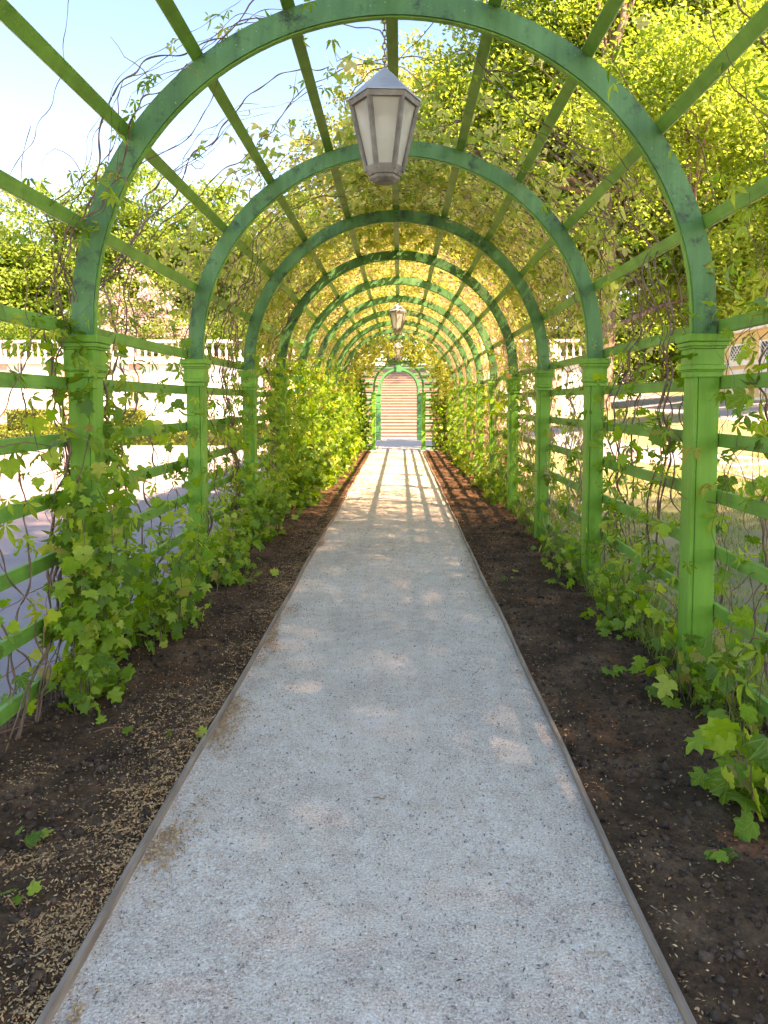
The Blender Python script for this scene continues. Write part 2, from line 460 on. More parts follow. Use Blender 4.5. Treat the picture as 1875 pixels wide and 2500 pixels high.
# gravel path inside the pergola, soil beds on both sides
PL, PR = -0.805, 0.745
PEND = 23.2
ys = np.linspace(-3.0, PEND, 132)
xs = np.linspace(PL, PR, 26)
X, Y = np.meshgrid(xs, ys)
Z = 0.004 + 0.010 * (fbm(X * 2, Y * 2) - 0.5) + 0.012 * (1 - ((X - (PL + PR) / 2) / 0.78) ** 2)
idx = np.arange(len(ys) * len(xs)).reshape(len(ys), len(xs))
quads = np.stack([idx[:-1, :-1], idx[:-1, 1:], idx[1:, 1:], idx[1:, :-1]], -1).reshape(-1, 4)
o = link('gravel_path', mesh_np('gravel_path', np.stack([X, Y, Z], -1).reshape(-1, 3), quads, M['path'], smooth=True)); o['kind'] = 'structure'

def soil_h(X, Y):
    return 0.012 + 0.05 * (fbm(X * 3, Y * 3) - 0.4) + 0.035 * (fbm(X * 14 + 5, Y * 14) - 0.5) + 0.02 * (vnoise(X * 40, Y * 40) - 0.5)
def bed(name, x0, x1):
    for (y0, y1, st, nm) in ((-1.0, 9.0, 0.022, name), (9.0, PEND + 0.25, 0.05, name)):
        ys = np.arange(y0, y1 + st * 0.5, st); xs = np.linspace(x0, x1, int((x1 - x0) / st) + 2)
        X, Y = np.meshgrid(xs, ys)
        E = np.minimum(X - x0, x1 - X)
        Z = soil_h(X, Y) * np.clip(E / 0.08 + 0.25, 0, 1) + 0.004
        idx = np.arange(X.size).reshape(X.shape)
        q = np.stack([idx[:-1, :-1], idx[:-1, 1:], idx[1:, 1:], idx[1:, :-1]], -1).reshape(-1, 4)
        ob = link(nm, mesh_np(nm, np.stack([X, Y, Z], -1).reshape(-1, 3), q, M['soil'], smooth=True)); ob['kind'] = 'structure'
bed('soil_bed', -1.86, PL - 0.008)
bed('soil_bed', PR + 0.008, 1.86)
sheet('stone_paving', [[(-1.9, PEND + 0.1), (1.9, PEND + 0.1)], [(-1.9, 32.2), (1.9, 32.2)]], 0.012, M['pave'])

def edging(x, lab, sd):
    r = random.Random(sd)
    rows = []
    V = []; F = []
    n = 150
    for i in range(n + 1):
        y = -2.5 + (PEND + 2.5) * i / n
        dx = 0.004 * math.sin(y * 1.3 + sd) + 0.003 * math.sin(y * 3.1 + 2 * sd)
        zt = 0.038 + 0.007 * math.sin(y * 0.9 + sd) + r.uniform(-0.0015, 0.0015)
        for (a, b) in ((-0.0075, -0.05), (-0.0075, zt), (0.0075, zt), (0.0075, -0.05)):
            V.append((x + dx + a, y, b))
    for i in range(n):
        for j in range(3): F.append((i*4+j, i*4+j+1, (i+1)*4+j+1, (i+1)*4+j))
    F.append((0, 1, 2, 3)); F.append((n*4+3, n*4+2, n*4+1, n*4))
    me = bpy.data.meshes.new('path_edging'); me.from_pydata(V, [], F); me.update(); me.materials.append(M['edge'])
    o = link('path_edging', me)
    tag(o, lab, 'edging', 'path edging strips')
edging(PL, 'thin weathered wooden edging strip along left side of gravel path', 1)
edging(PR, 'thin weathered wooden edging strip along right side of gravel path', 2)

# ------------------------------------------------------------------ pergola
Y0, S = 3.99, 2.19
KS = list(range(-1, 10))
ay = lambda k: Y0 + S * k
RO, RI, AD = 1.65, 1.535, 0.055
ZCAP, STILT = 1.84, 0.052
ZC = ZCAP + STILT
PX = (RO + RI) / 2
RAILX = 1.676
RAILZ = [1.886 - 0.29 * i for i in range(7)]

pg = empty('pergola', (0, 0, 0), 'long green wooden pergola tunnel of round arches over the gravel path', 'pergola')
arch_me = MB().arc(RI, RO, -AD/2, AD/2, 0, math.pi, 56, 0, ZC, STILT - 0.001).mesh('arch_beam', M['arch'])
lip_me = MB().arc(RI - 0.008, RI - 0.0005, -AD/2 + 0.012, AD/2 - 0.012, 0.0, math.pi, 56, 0, ZC, STILT - 0.001).mesh('soffit_strip', M['rail'])
post_me = MB().box(-0.065, 0.041, -0.0675, 0.0675, -0.05, ZCAP - 0.21).mesh('post', M['post'], bevel=0.003)
board_me = MB().box(0.0445, 0.066, -0.069, 0.069, -0.05, ZCAP - 0.21).mesh('face_board', M['post'], bevel=0.002)
def capital_mesh():
    m = MB()
    for (hw, z0, z1) in ((0.078, -0.215, -0.185), (0.084, -0.185, -0.178), (0.088, -0.178, -0.152), (0.080, -0.152, -0.072),
                         (0.088, -0.072, -0.060), (0.097, -0.060, -0.038), (0.104, -0.037, 0.0)):
        m.box(-hw, hw, -hw, hw, z0 + 0.0005, z1)
    return m.mesh('capital', M['post'], bevel=0.002)
cap_me = capital_mesh()
rail_me = MB().box(-0.014, 0.014, -S/2 + 0.001, S/2 - 0.001, -0.034, 0.034).mesh('rail', M['rail'], bevel=0.0025)
purlin_me = MB().box(-0.033, 0.033, -S/2 + 0.001, S/2 - 0.001, -0.017, 0.017).mesh('purlin', M['rail'], bevel=0.0025)
for k in KS:
    y = ay(k)
    a = link('arch_beam', arch_me, pg, (0, y, 0))
    link('soffit_strip', lip_me, a)
    for s in (-1, 1):
        p = link('post', post_me, pg, (s * PX, y, 0))
        p.rotation_euler.z = math.pi if s > 0 else 0
        link('face_board', board_me, p)
        link('capital', cap_me, p, (0, 0, ZCAP))
for k in KS[:-1]:
    y = ay(k) + S / 2
    for s in (-1, 1):
        for z in RAILZ:
            r = link('rail', rail_me, pg, (s * RAILX, y, z + rnd.uniform(-.004, .004)))
            r.rotation_euler.x = rnd.uniform(-.003, .003)
    for i in range(1, 10):
        a = rad(18 * i)
        r = link('purlin', purlin_me, pg, (1.6685 * math.cos(a), y, ZC + 1.6685 * math.sin(a)))
        r.rotation_euler = (0, math.pi / 2 - a, 0)

# ------------------------------------------------------------------ lanterns
def lantern(loc_y, x, ztop, zapex, rotz, label):
    root = empty('hanging_lantern', (x, loc_y, zapex), label, 'lantern', 'lanterns hung along the tunnel')
    n = 6
    W = 0.192                                       # corner radius at the eaves
    def ring(r, z, rot=0): return [(r * math.cos(rot + 2*math.pi*i/n), r * math.sin(rot + 2*math.pi*i/n), z) for i in range(n)]
    MB().lathe([(0.203, -0.176), (0.204, -0.170), (0.118, -0.092), (0.012, 0.0)], 6).build('roof', M['zinc'], root)
    zt, zb = -0.178, -0.557
    rt, rb = 0.186, 0.098
    # frame: eaves ring, bottom ring and corner bars
    f = MB(); f2 = MB()
    f.lathe([(rt + 0.006, zt - 0.028), (rt + 0.010, zt), ], 6, cap=False)
    f.lathe([(rt - 0.016, zt - 0.028), (rt - 0.012, zt)], 6, cap=False)
    f2.lathe([(rb + 0.004, zb), (rb + 0.010, zb + 0.026)], 6, cap=False)
    f2.lathe([(rb - 0.016, zb), (rb - 0.010, zb + 0.026)], 6, cap=False)
    f.lathe([(rt - 0.016, zt - 0.028), (rt + 0.006, zt - 0.028)], 6, cap=False)
    f2.lathe([(rb - 0.010, zb + 0.026), (rb + 0.010, zb + 0.026)], 6, cap=False)
    f.build('eaves_ring', M['iron'], root); f2.build('bottom_ring', M['iron'], root)
    T = ring(rt, zt); B = ring(rb, zb)
    for i in range(n):
        a = 2 * math.pi * i / n
        V, F = tubes([[(T[i][0], T[i][1], zt), (B[i][0], B[i][1], zb)]], [0.0125], 4)
        link('corner_bar', mesh_np('corner_bar', V, F, M['iron']), root)
    for i in range(n):
        j = (i + 1) % n
        t0, t1, b0, b1 = (Vector(q) for q in (T[i], T[j], B[i], B[j]))
        c = (t0 + t1 + b0 + b1) / 4
        g = lambda v, q: v + (c - v) * q
        nrm = (t1 - t0).cross(b0 - t0).normalized()
        if nrm.dot(Vector((c.x, c.y, 0))) < 0: nrm = -nrm
        t0, t1, b0, b1 = t0.lerp(t1, .06), t1.lerp(t0, .06), b0.lerp(b1, .1), b1.lerp(b0, .1)
        A = [t0.lerp(b0, .065), t1.lerp(b1, .065), b1.lerp(t1, .055), b0.lerp(t0, .055)]
        ins = -nrm * 0.006
        p = MB()
        vs = [v + ins for v in A] + [v + ins - nrm * 0.004 for v in A]
        p.add(vs, [(0,1,2,3),(7,6,5,4),(0,4,5,1),(1,5,6,2),(2,6,7,3),(3,7,4,0)])
        pane = p.build('pane', M['glass'], root)
        V, F = tubes([[A[q], A[(q+1) % 4]] for q in range(4)], [0.0062] * 4, 4)
        link('sash', mesh_np('sash', V, F, M['iron']), pane)
    MB().lathe([(0.060, -0.614), (0.082, -0.597), (0.085, -0.582), (0.094, -0.578), (0.100, -0.5575)], 6).build('base', M['iron'], root)
    MB().lathe([(0.022, -0.53), (0.022, -0.40), (0.05, -0.39), (0.05, -0.27), (0.02, -0.25)], 8).build('lamp_holder', M['white'], root)
    for q in range(6):
        a = 2 * math.pi * (q + .5) / 6
        MB().lathe([(0.006, -0.012), (0.009, -0.004), (0.004, 0.004)], 6, (0.082 * math.cos(a), 0.082 * math.sin(a), -0.570)).build('stud', M['iron'], root)
    ch = MB(); L = (ztop - zapex) / 0.92; nl = max(3, int(L / 0.034))
    polys = []
    for q in range(nl):
        z0 = q * L / nl - 0.004
        hl = L / nl * 0.62
        pts = []
        for e in range(9):
            a = 2 * math.pi * e / 8
            u, vv = 0.0105 * math.cos(a), hl * math.sin(a) + z0 + L / nl / 2
            pts.append((u, 0, vv) if q % 2 else (0, u, vv))
        V, F = tubes([pts], [0.0042], 4)
        link('chain_link', mesh_np('chain_link', V, F, M['iron']), root)
    root.rotation_euler.z = rotz
    root.scale = (0.92, 0.92, 0.92)
    return root
ZI = ZC + RI
lantern(ay(0) - 0.005, -0.034, ZI, 3.175, rad(0 + 4), 'large hexagonal glass lantern hanging by chain from the nearest arch')
lantern(ay(5), 0.0, ZI, 3.40, rad(18), 'smaller hexagonal lantern hanging halfway down the tunnel')
lantern(ay(9) - 0.42, -0.02, ZC + RO, 3.30, rad(10), 'farthest tiny lantern hanging above the arched doorway')
# a cross bar carries the farthest lantern
# ------------------------------------------------------------------ end screen with doorway, portal behind it
YG = ay(9) + 0.16
sc = empty('trellis_screen', (0, YG, 0), 'green slatted trellis screen with arched doorway closing the far end of the tunnel', 'trellis')
GX = 0.775
for s in (-1, 1):
    p = MB().box(-0.06, 0.06, -0.06, 0.06, 0, 1.62).build('post', M['post'], sc, (s * GX, 0, 0), bevel=0.003)
    m = MB()
    for (hw, z0, z1) in ((0.07, 1.62, 1.65), (0.066, 1.65, 1.74), (0.078, 1.74, 1.77), (0.088, 1.77, 1.80)): m.box(-hw, hw, -hw, hw, z0 + .0005, z1)
    m.build('capital', M['post'], p)
    MB().box(-0.08, 0.08, -0.08, 0.08, -0.02, 0.10).build('plinth', M['portal'], p)
    q = MB().box(-0.055, 0.055, -0.05, 0.05, 0, 1.80).build('side_post', M['portal'], sc, (s * 1.40, 0.02, 0))
MB().arc(0.725, 0.79, -0.04, 0.04, 0, math.pi, 28, 0, 1.97, 0.169).build('doorway_arch', M['portal'], sc)
MB().box(-0.09, 0.09, -0.055, 0.055, 2.64, 2.86).build('keystone', M['portal'], sc)
for z in [0.12 + 0.24 * i for i in range(13)]:
    hw = RI if z < ZC else math.sqrt(max(RI**2 - (z - ZC)**2, 0.01))
    gap = 0.83 if z < 1.97 else (math.sqrt(max(0.79**2 - (z - 1.97)**2, 0)) + 0.012 if z < 2.76 else 0)
    if gap == 0:
        MB().box(-hw, hw, -0.012, 0.012, -0.026, 0.026).build('slat', M['portal'], sc, (0, 0, z))
    else:
        for s in (-1, 1):
            a, b = sorted((s * gap, s * hw))
            MB().box(a, b, -0.012, 0.012, -0.026, 0.026).build('slat', M['portal'], sc, (0, 0, z))

YP = 30.2
pt = empty('arched_portal', (0, YP, 0), 'green portal with blocked pilasters and keystone before the stone stairs', 'portal')
for s in (-1, 1):
    for i in range(6):
        MB().box(-0.10, 0.10, -0.16, 0.16, 0.02 + i * 0.295, 0.285 + i * 0.295).build('pilaster_block', M['portal'], pt, (s * 0.80, 0, 0), bevel=0.01)
    MB().box(-0.085, 0.085, -0.145, 0.145, 0.0, 1.79).build('pilaster_core', M['arch'], pt, (s * 0.80, 0, 0))
    MB().box(-0.13, 0.13, -0.19, 0.19, 1.79, 1.86).build('impost', M['portal'], pt, (s * 0.80, 0, 0))
    MB().box(-0.09, 0.09, -0.09, 0.09, 0, 1.92).build('side_post', M['portal'], pt, (s * 2.1, 0, 0))
    MB().box(-0.13, 0.13, -0.13, 0.13, 1.92, 1.98).build('capital', M['portal'], pt, (s * 2.1, 0, 0))
MB().arc(0.735, 0.82, -0.12, 0.12, 0, math.pi, 28, 0, 2.0, 0.139).build('portal_arch', M['portal'], pt)
MB().arc(0.70, 0.7335, -0.06, 0.16, 0, math.pi, 28, 0, 2.0, 0.139).build('inner_arch', M['arch'], pt)
MB().box(-0.10, 0.10, -0.17, 0.17, 2.68, 2.98).build('keystone', M['portal'], pt)
for i in range(12):
    z = 0.2 + i * 0.24
    for s in (-1, 1):
        if z > 2.0: inn = math.sqrt(max(0.82**2 - (z - 2.0)**2, 0.0)) + 0.01
        else: inn = 0.95
        out = 2.0 if z < 1.9 else math.sqrt(max(2.1**2 - (z - 1.9)**2, 0.05))
        a, b = sorted((s * inn, s * out))
        MB().box(a, b, -0.012, 0.012, -0.03, 0.03).build('slat', M['portal'], pt, (0, 0.05, z))

# ------------------------------------------------------------------ stairs, terrace, balustraded wall
st = empty('stone_staircase', (0, 32.2, 0), 'sunlit pink stone staircase seen through the far doorway', 'staircase')
y = 0.0; z = 0.0
for i in range(26):
    dep = 1.6 if i == 8 else 0.36
    MB().box(-3.5, 3.5, y, 14.0, z, z + 0.105).build('riser', M['stone'], st)
    MB().box(-3.55, 3.55, y - 0.035, 14.0, z + 0.1055, z + 0.134).build('tread', M['treadst'], st)
    y += dep; z += 0.1345
TZ = z
def terrace(nm, x0, x1, y0, y1):
    o = MB().box(x0, x1, y0, y1, -0.5, TZ).build(nm, M['ground']); o['kind'] = 'structure'
terrace('terrace', -60, -3.9, 34.6, 130)
terrace('terrace', 3.9, 8.6, 34.6, 130)
terrace('terrace', -3.9, 3.9, 46.3, 130)

def wall(x0, x1, label):
    yw = 34.0
    root = empty('terrace_wall', ((x0 + x1) / 2, yw, 0), label, 'wall', 'terrace walls')
    cx = (x0 + x1) / 2
    MB().box(x0 - cx, x1 - cx, 0, 0.5, 0, TZ - 0.3).build('wall_face', M['stucco'], root)
    MB().box(x0 - cx, x1 - cx, -0.06, 0.5, 0.0, 0.4).build('plinth', M['pinkst'], root)
    MB().box(x0 - cx - .05, x1 - cx + .05, -0.18, 0.55, TZ - 0.299, TZ - 0.1).build('cornice', M['stucco'], root)
    MB().box(x0 - cx, x1 - cx, -0.10, 0.45, TZ - 0.0995, TZ).build('balustrade_base', M['pinkst'], root)
    MB().box(x0 - cx - .05, x1 - cx + .05, -0.06, 0.32, TZ + 0.62, TZ + 0.74).build('handrail', M['stucco'], root)
    bal = MB().lathe([(0.06, 0), (0.06, 0.06), (0.035, 0.10), (0.075, 0.25), (0.03, 0.46), (0.055, 0.54), (0.06, 0.62)], 7).mesh('baluster', M['stucco'], True)
    n = int((x1 - x0) / 0.3)
    for i in range(n):
        if i % 10 == 0:
            MB().box(-0.16, 0.16, -0.10, 0.40, 0.0005, 0.6195).build('pedestal', M['stucco'], root, (x0 - cx + 0.15 + i * 0.3, 0, TZ))
            MB().box(-0.25, 0.25, -0.05, -0.001, 0.401, TZ - 0.301).build('pilaster', M['pinkst'], root, (x0 - cx + 0.3 + i * 0.3, 0, 0))
        else:
            link('baluster', bal, root, (x0 - cx + 0.15 + i * 0.3, 0.13, TZ))
    for i in range(int((x1 - x0) / 3.0)):
        xx = x0 - cx + 1.8 + 3.0 * i
        if xx + .8 > x1 - cx: break
        MB().box(-0.8, 0.8, -0.035, -0.002, 0.7, 2.3).add([], []).arc(0.0, 0.8, -0.035, -0.002, 0, math.pi, 12, 0, 2.3).build('niche_panel', M['white'], root, (xx, 0, 0))
wall(-36, -3.6, 'long white terrace wall with pink pilasters and balustrade beyond the gravel yard')
wall(3.6, 8.4, 'short white balustraded wall to the right of the stone stairs')

# ------------------------------------------------------------------ yellow pavilion
def pavilion():
    x0, y0 = 14.4, 28.5
    zb = hx(x0) - 0.3
    root = empty('yellow_pavilion', (x0, y0, zb), 'yellow stuccoed pavilion with white lattice window at the right edge', 'building')
    root.scale = (1, 1, 0.74)
    MB().box(0, 9, 0, 7, 0, 4.2).build('wall', M['yellow'], root)
    MB().box(-0.06, 9.06, -0.06, 7.06, 0, 0.55).build('plinth', M['stucco'], root)
    MB().box(-0.08, 9.08, -0.08, 7.08, 2.35, 2.6).build('string_course', M['stucco'], root)
    MB().box(-0.25, 9.25, -0.25, 7.25, 4.2, 4.45).build('cornice', M['white'], root)
    r = MB(); r.add([(-0.35, -0.35, 4.45), (9.35, -0.35, 4.45), (9.35, 7.35, 4.45), (-0.35, 7.35, 4.45), (2.5, 3.5, 5.6), (6.5, 3.5, 5.6)],
                    [(0, 1, 5, 4), (2, 3, 4, 5), (1, 2, 5), (3, 0, 4), (3, 2, 1, 0)])
    r.build('roof', M['roofm'], root)
    V, F = tubes([[(0.35, -0.14, 0.1), (0.35, -0.14, 4.2)]], [0.06], 8)
    link('downpipe', mesh_np('downpipe', V, F, M['roofm']), root)
    for i in range(3):
        xx = 1.2 + i * 2.6
        wd = MB().box(0, 1.3, -0.03, 0.02, 2.75, 3.52).build('window', M['window'], root, (xx, 0, 0))
        fr = MB().box(-0.1, 0, -0.07, 0.03, 2.65, 3.58).box(1.3, 1.4, -0.07, 0.03, 2.65, 3.58).box(0, 1.3, -0.07, 0.03, 2.65, 2.75).box(0, 1.3, -0.07, 0.03, 3.52, 3.58)
        fr.build('window_frame', M['white'], wd)
        pl = []
        for q in range(6):
            a = q * 0.26
            pl.append([(a, -0.055, 2.75), (min(a + 0.77, 1.3), -0.055, 2.75 + min(0.77, 1.3 - a))])
            pl.append([(1.3 - a, -0.045, 2.75), (max(1.3 - a - 0.77, 0), -0.045, 2.75 + min(0.77, 1.3 - a))])
        V, F = tubes(pl, [0.016] * len(pl), 4)
        link('lattice', mesh_np('lattice', V, F, M['white']), wd)
        MB().box(-0.1, 1.4, -0.025, -0.001, 0.8, 2.1).build('wall_panel', M['stucco'], root, (xx, 0, 0))
    for i in range(2):
        wd = MB().box(-0.025, -0.001, 0, 1.3, 2.72, 3.5).build('window', M['window'], root, (0, 1.2 + i * 2.8, 0))
        fr = MB().box(-0.06, -0.001, -0.12, -0.001, 2.6, 3.6).box(-0.06, -0.001, 1.301, 1.42, 2.6, 3.6).box(-0.06, -0.001, 0, 1.3, 2.6, 2.719).box(-0.06, -0.001, 0, 1.3, 3.501, 3.6)
        fr.build('window_frame', M['white'], wd)
        pl = []
        for q in range(5):
            a = q * 0.26
            pl.append([(-0.045, a, 2.72), (-0.045, min(a + 0.78, 1.3), 2.72 + min(0.78, 1.3 - a))])
            pl.append([(-0.055, 1.3 - a, 2.72), (-0.055, max(1.3 - a - 0.78, 0), 2.72 + min(0.78, 1.3 - a))])
        V, F = tubes(pl, [0.022] * len(pl), 4)
        link('lattice', mesh_np('lattice', V, F, M['white']), wd)
        MB().box(-0.03, -0.001, -0.1, 1.4, 0.75, 2.15).build('wall_panel', M['stucco'], root, (0, 1.2 + i * 2.8, 0))
pavilion()

# ------------------------------------------------------------------ trees
LEAFQ = (np.array([(0, 0, 0), (0.30, 0.45, 0.10), (0, 1, -0.06), (-0.30, 0.45, 0.10)]), np.array([[0, 1, 2], [0, 2, 3]]))

def ellip_points(n, c, r, power=0.55):
    d = unit(rng.normal(size=(n, 3)))
    return np.array(c) + d * np.array(r) * (rng.random(n) ** power)[:, None]

def tree(name, base, trunk, r0, lobes, n_clump, per_clump, clump_r, leaf, mat, label, cat='tree', group=None, flat=0.55, boxy=None, limbs=9, tint_sh=0.0):
    base = np.array(base, float)
    root = empty(name, tuple(base), label, cat, group)
    T = np.array(trunk, float) - base
    # trunk resampled with wobble
    ts = np.linspace(0, 1, 14)
    seg = np.linspace(0, 1, len(T))
    P = np.stack([np.interp(ts, seg, T[:, i]) for i in range(3)], 1)
    P[1:-1, :2] += rng.normal(scale=r0 * 0.12, size=(12, 2))
    R = r0 * (1 - 0.75 * ts); R[0] *= 1.45; R[1] *= 1.12
    polys = [P]; radii = [R]
    lw = np.array([l[1][0] * l[1][1] * l[1][2] for l in lobes]); lw = lw / lw.sum()
    cl = []
    if boxy is None:
        for (c, r), wgt in zip(lobes, lw):
            cl.append(ellip_points(max(3, int(n_clump * wgt)), np.array(c) - base, r))
    else:
        lo, hi = (np.array(b) - base for b in boxy)
        q = lo + rng.random((n_clump, 3)) * (hi - lo)
        ax = rng.integers(0, 2, n_clump)
        sd = rng.random(n_clump) < 0.6
        q[sd & (ax == 0), 0] = np.where(rng.random((sd & (ax == 0)).sum()) < .5, lo[0], hi[0])
        q[sd & (ax == 1), 1] = lo[1]
        cl.append(q)
    C = np.concatenate(cl)
    for i in rng.choice(len(C), min(limbs * 2, len(C)), replace=False):
        k = int(np.clip(np.searchsorted(P[:, 2], C[i, 2] * 0.62), 3, 12))
        a = P[k]; b = C[i]
        mid = (a + b) / 2 + np.array([0, 0, np.linalg.norm(b - a) * 0.10]) + rng.normal(scale=.15, size=3)
        u = np.linspace(0, 1, 7)[:, None]
        L = (1-u)**2 * a + 2*u*(1-u) * mid + u**2 * b
        polys.append(L); radii.append(np.linspace(R[k] * 0.45, 0.02, 7))
    V, F = tubes(polys, radii, 7)
    link('trunk', mesh_np('trunk', V, F, M['bark'], smooth=True), root)
    n = len(C) * per_clump
    ci = np.repeat(np.arange(len(C)), per_clump)
    d = rng.normal(size=(n, 3)); d[:, 2] *= flat
    csz = clump_r * rng.uniform(0.6, 1.35, len(C))
    pos = C[ci] + d * csz[ci][:, None] * 0.55
    nrm = unit(rng.normal(size=(n, 3)) * 0.75 + np.array([0.15, -0.25, 0.75]))
    tip = rng.normal(size=(n, 3)) + np.array([0, 0, -0.5]) + d * 0.4
    tv, tf = LEAFQ
    V, F = scatter(tv, tf, pos, frames(nrm, tip), leaf * rng.uniform(0.65, 1.3, n))
    ctint = rng.random(len(C))
    ft = np.clip(0.55 * ctint[ci] + 0.55 * rng.random(n) - 0.05 + tint_sh, 0, 1)
    link('crown', mesh_np('crown', V, F, mat, np.repeat(ft, len(tf))), root)
    return root

# big linden beside the far half of the tunnel
tree('linden_tree', (9.95, 39, hx(9.95)), [(9.95, 39, hx(9.95) - .2), (10.45, 39, 5.4), (10.2, 39.4, 15.4), (11.3, 40, 22)], 0.52,
     [((10.3, 43.5, 17.5), (9.2, 4.4, 10)), ((15.8, 43.5, 12.5), (6.0, 4.0, 7)), ((5.0, 44, 15), (6.0, 4.0, 8)), ((11, 43, 25.5), (7.5, 4, 6)), ((11, 37.6, 13.5), (6.5, 1.1, 5.5))], 1250, 115, 1.2, 0.27, M['tree'],
     'tallest linden tree with broad yellow-green crown above the right arches', group='park trees in fresh leaf', limbs=30)
tree('chestnut_tree', (-0.5, 54, TZ), [(-0.5, 54, TZ), (-0.3, 54, 9), (0, 54, 17)], 0.4,
     [((-0.8, 54, 14.5), (7.2, 5, 9.0)), ((1.0, 54, 21), (5.6, 4, 5.5)), ((3.5, 55, 14), (7, 5, 8))], 620, 95, 1.15, 0.30, M['tree2'],
     'pale blossoming chestnut tree rising behind the big hanging lantern', group='park trees in fresh leaf')
tree('maple_tree', (19.5, 40, hx(19.5)), [(19.5, 40, hx(19.5) - .2), (19.3, 40, 10), (19, 40, 18)], 0.42,
     [((18.5, 40, 13.5), (7.0, 5, 8.5)), ((22, 38, 9), (5, 4, 5)), ((15.5, 41, 9.5), (4.0, 4, 4.5)), ((19, 42, 22), (7, 4, 6))], 850, 110, 1.15, 0.27, M['tree'],
     'broad maple tree behind the yellow pavilion at right', group='park trees in fresh leaf')
tree('maple_tree', (13.5, 58, hx(13.5)), [(13.5, 58, hx(13.5) - .2), (13.5, 58, 12), (13.2, 58, 24)], 0.42,
     [((13, 58, 17), (10, 5, 14))], 480, 100, 1.5, 0.40, M['tree3'], 'tall background tree standing behind the linden trunk', group='park trees in fresh leaf')
tree('maple_tree', (30, 62, hx(30)), [(30, 62, hx(30) - .2), (30, 62, 12), (30, 62, 22)], 0.42,
     [((29, 62, 16), (10, 5, 14))], 420, 100, 1.5, 0.40, M['tree3'], 'rearmost tree closing the view above the park road', group='park trees in fresh leaf')
LT = [(-36, 62, 21.5, 6.0, 'leftmost leafy tree of the row behind the white terrace wall'),
      (-28.5, 64, 20.5, 5.5, 'second leafy tree from left behind the white terrace wall'),
      (-21.5, 63, 22.5, 6.0, 'leafy tree behind the lilac on the terrace'),
      (-14.5, 62, 19.5, 5.0, 'rounded leafy tree right of the lilac on the terrace'),
      (-8.3, 66, 21.6, 5.2, 'leafy tree between the lilac and the pale chestnut')]
for (x, y, h, r, lab) in LT:
    tree('park_tree', (x, y, TZ), [(x, y, TZ), (x + .2, y, TZ + h * .4), (x, y, h * .85)], 0.32,
         [((x, y, h * 0.56), (r, 4, h * 0.40)), ((x + r * .45, y - 1, h * .45), (r * .6, 3, h * .26)), ((x - r * .45, y - 1, h * .42), (r * .6, 3, h * .25))], 330, 95, 1.2, 0.38, M['tree3'],
         lab, group='row of trees beyond the terrace', tint_sh=0.1)
tree('park_tree', (4, 75, TZ), [(4, 75, TZ), (4, 75, 10), (4, 75, 18)], 0.35, [((3, 75, 12), (12, 4, 11))], 420, 110, 1.7, 0.34, M['tree3'],
     'distant tree filling the gap above the stone stairs', group='row of trees beyond the terrace')
tree('lilac_bush', (-13.6, 40, TZ), [(-13.6, 40, TZ), (-13.6, 40, TZ + 1.2), (-13.6, 40, TZ + 2.6)], 0.12,
     [((-13.6, 40, TZ + 2.5), (2.6, 1.6, 2.2)), ((-15.8, 40, TZ + 1.6), (1.5, 1.4, 1.4)), ((-11.5, 40, TZ + 1.5), (1.6, 1.4, 1.5))], 110, 75, 0.5, 0.15, M['lilac'],
     'pink flowering lilac bush behind the white balustrade', 'bush', limbs=5)
tree('copper_shrub', (-2.9, 47, TZ), [(-2.9, 47, TZ), (-2.9, 47, TZ + 1), (-2.9, 47, TZ + 2)], 0.08,
     [((-2.9, 47, TZ + 1.7), (1.3, 1, 1.5))], 26, 60, 0.4, 0.15, M['copper'], 'small red-leaved shrub at the top of the stairs', 'bush', limbs=3)
# green masses on the terrace behind the balustrade
for i, (x, lab) in enumerate(((-33, 'first clipped green block from left behind the balustrade'), (-25, 'second clipped green block from left behind the balustrade'),
                              (-17, 'clipped green block left of the lilac bush'), (-9, 'clipped green block right of the lilac bush'))):
    tree('clipped_shrub', (x, 44, TZ), [(x, 44, TZ), (x, 44, TZ + 1), (x, 44, TZ + 2)], 0.1, [((x, 44, TZ + 1), (4, 2, 2))], 190, 55, 0.55, 0.18, M['tree3'], lab, 'bush',
         'clipped shrubs on the terrace', boxy=((x - 4.1, 43, TZ + .1), (x + 4.1, 45, TZ + 2.4 + .3 * (i % 2))), limbs=2)
# trimmed avenue on the right, with trunks below
for i in range(6):
    x = 15.4 + i * 2.3; yy = 66
    zb = hx(x)
    tree('avenue_tree', (x, yy, zb), [(x, yy, zb - .1), (x, yy, zb + 3), (x, yy, zb + 6)], 0.16, [((x, yy, 7), (1, 1, 1))], 95, 80, 0.7, 0.24, M['tree3'],
         ['first', 'second', 'third', 'fourth', 'fifth', 'sixth'][i] + ' trimmed tree of the avenue behind the park road, counted from left', 'tree', 'trimmed avenue trees',
         boxy=((x - 1.25, yy - 1.2, zb + 2.6), (x + 1.25, yy + 1.2, zb + 7.6)), limbs=3)
for (x, y, h, lab) in ((3.4, 33.0, 2.2, 'leafy bush at the foot of the right terrace wall'), (6.8, 46, 5.0, 'rounded bush above the short right terrace wall')):
    tree('leafy_bush', (x, y, 0.0 if y < 34 else TZ), [(x, y, 0 if y < 34 else TZ), (x, y, h * .4), (x, y, h * .7)], 0.07, [((x, y, (0 if y < 34 else TZ) + h * .5), (h * .5, 1.0, h * .5))], 45, 60, .4, .15, M['tree3'], lab, 'bush', limbs=3)
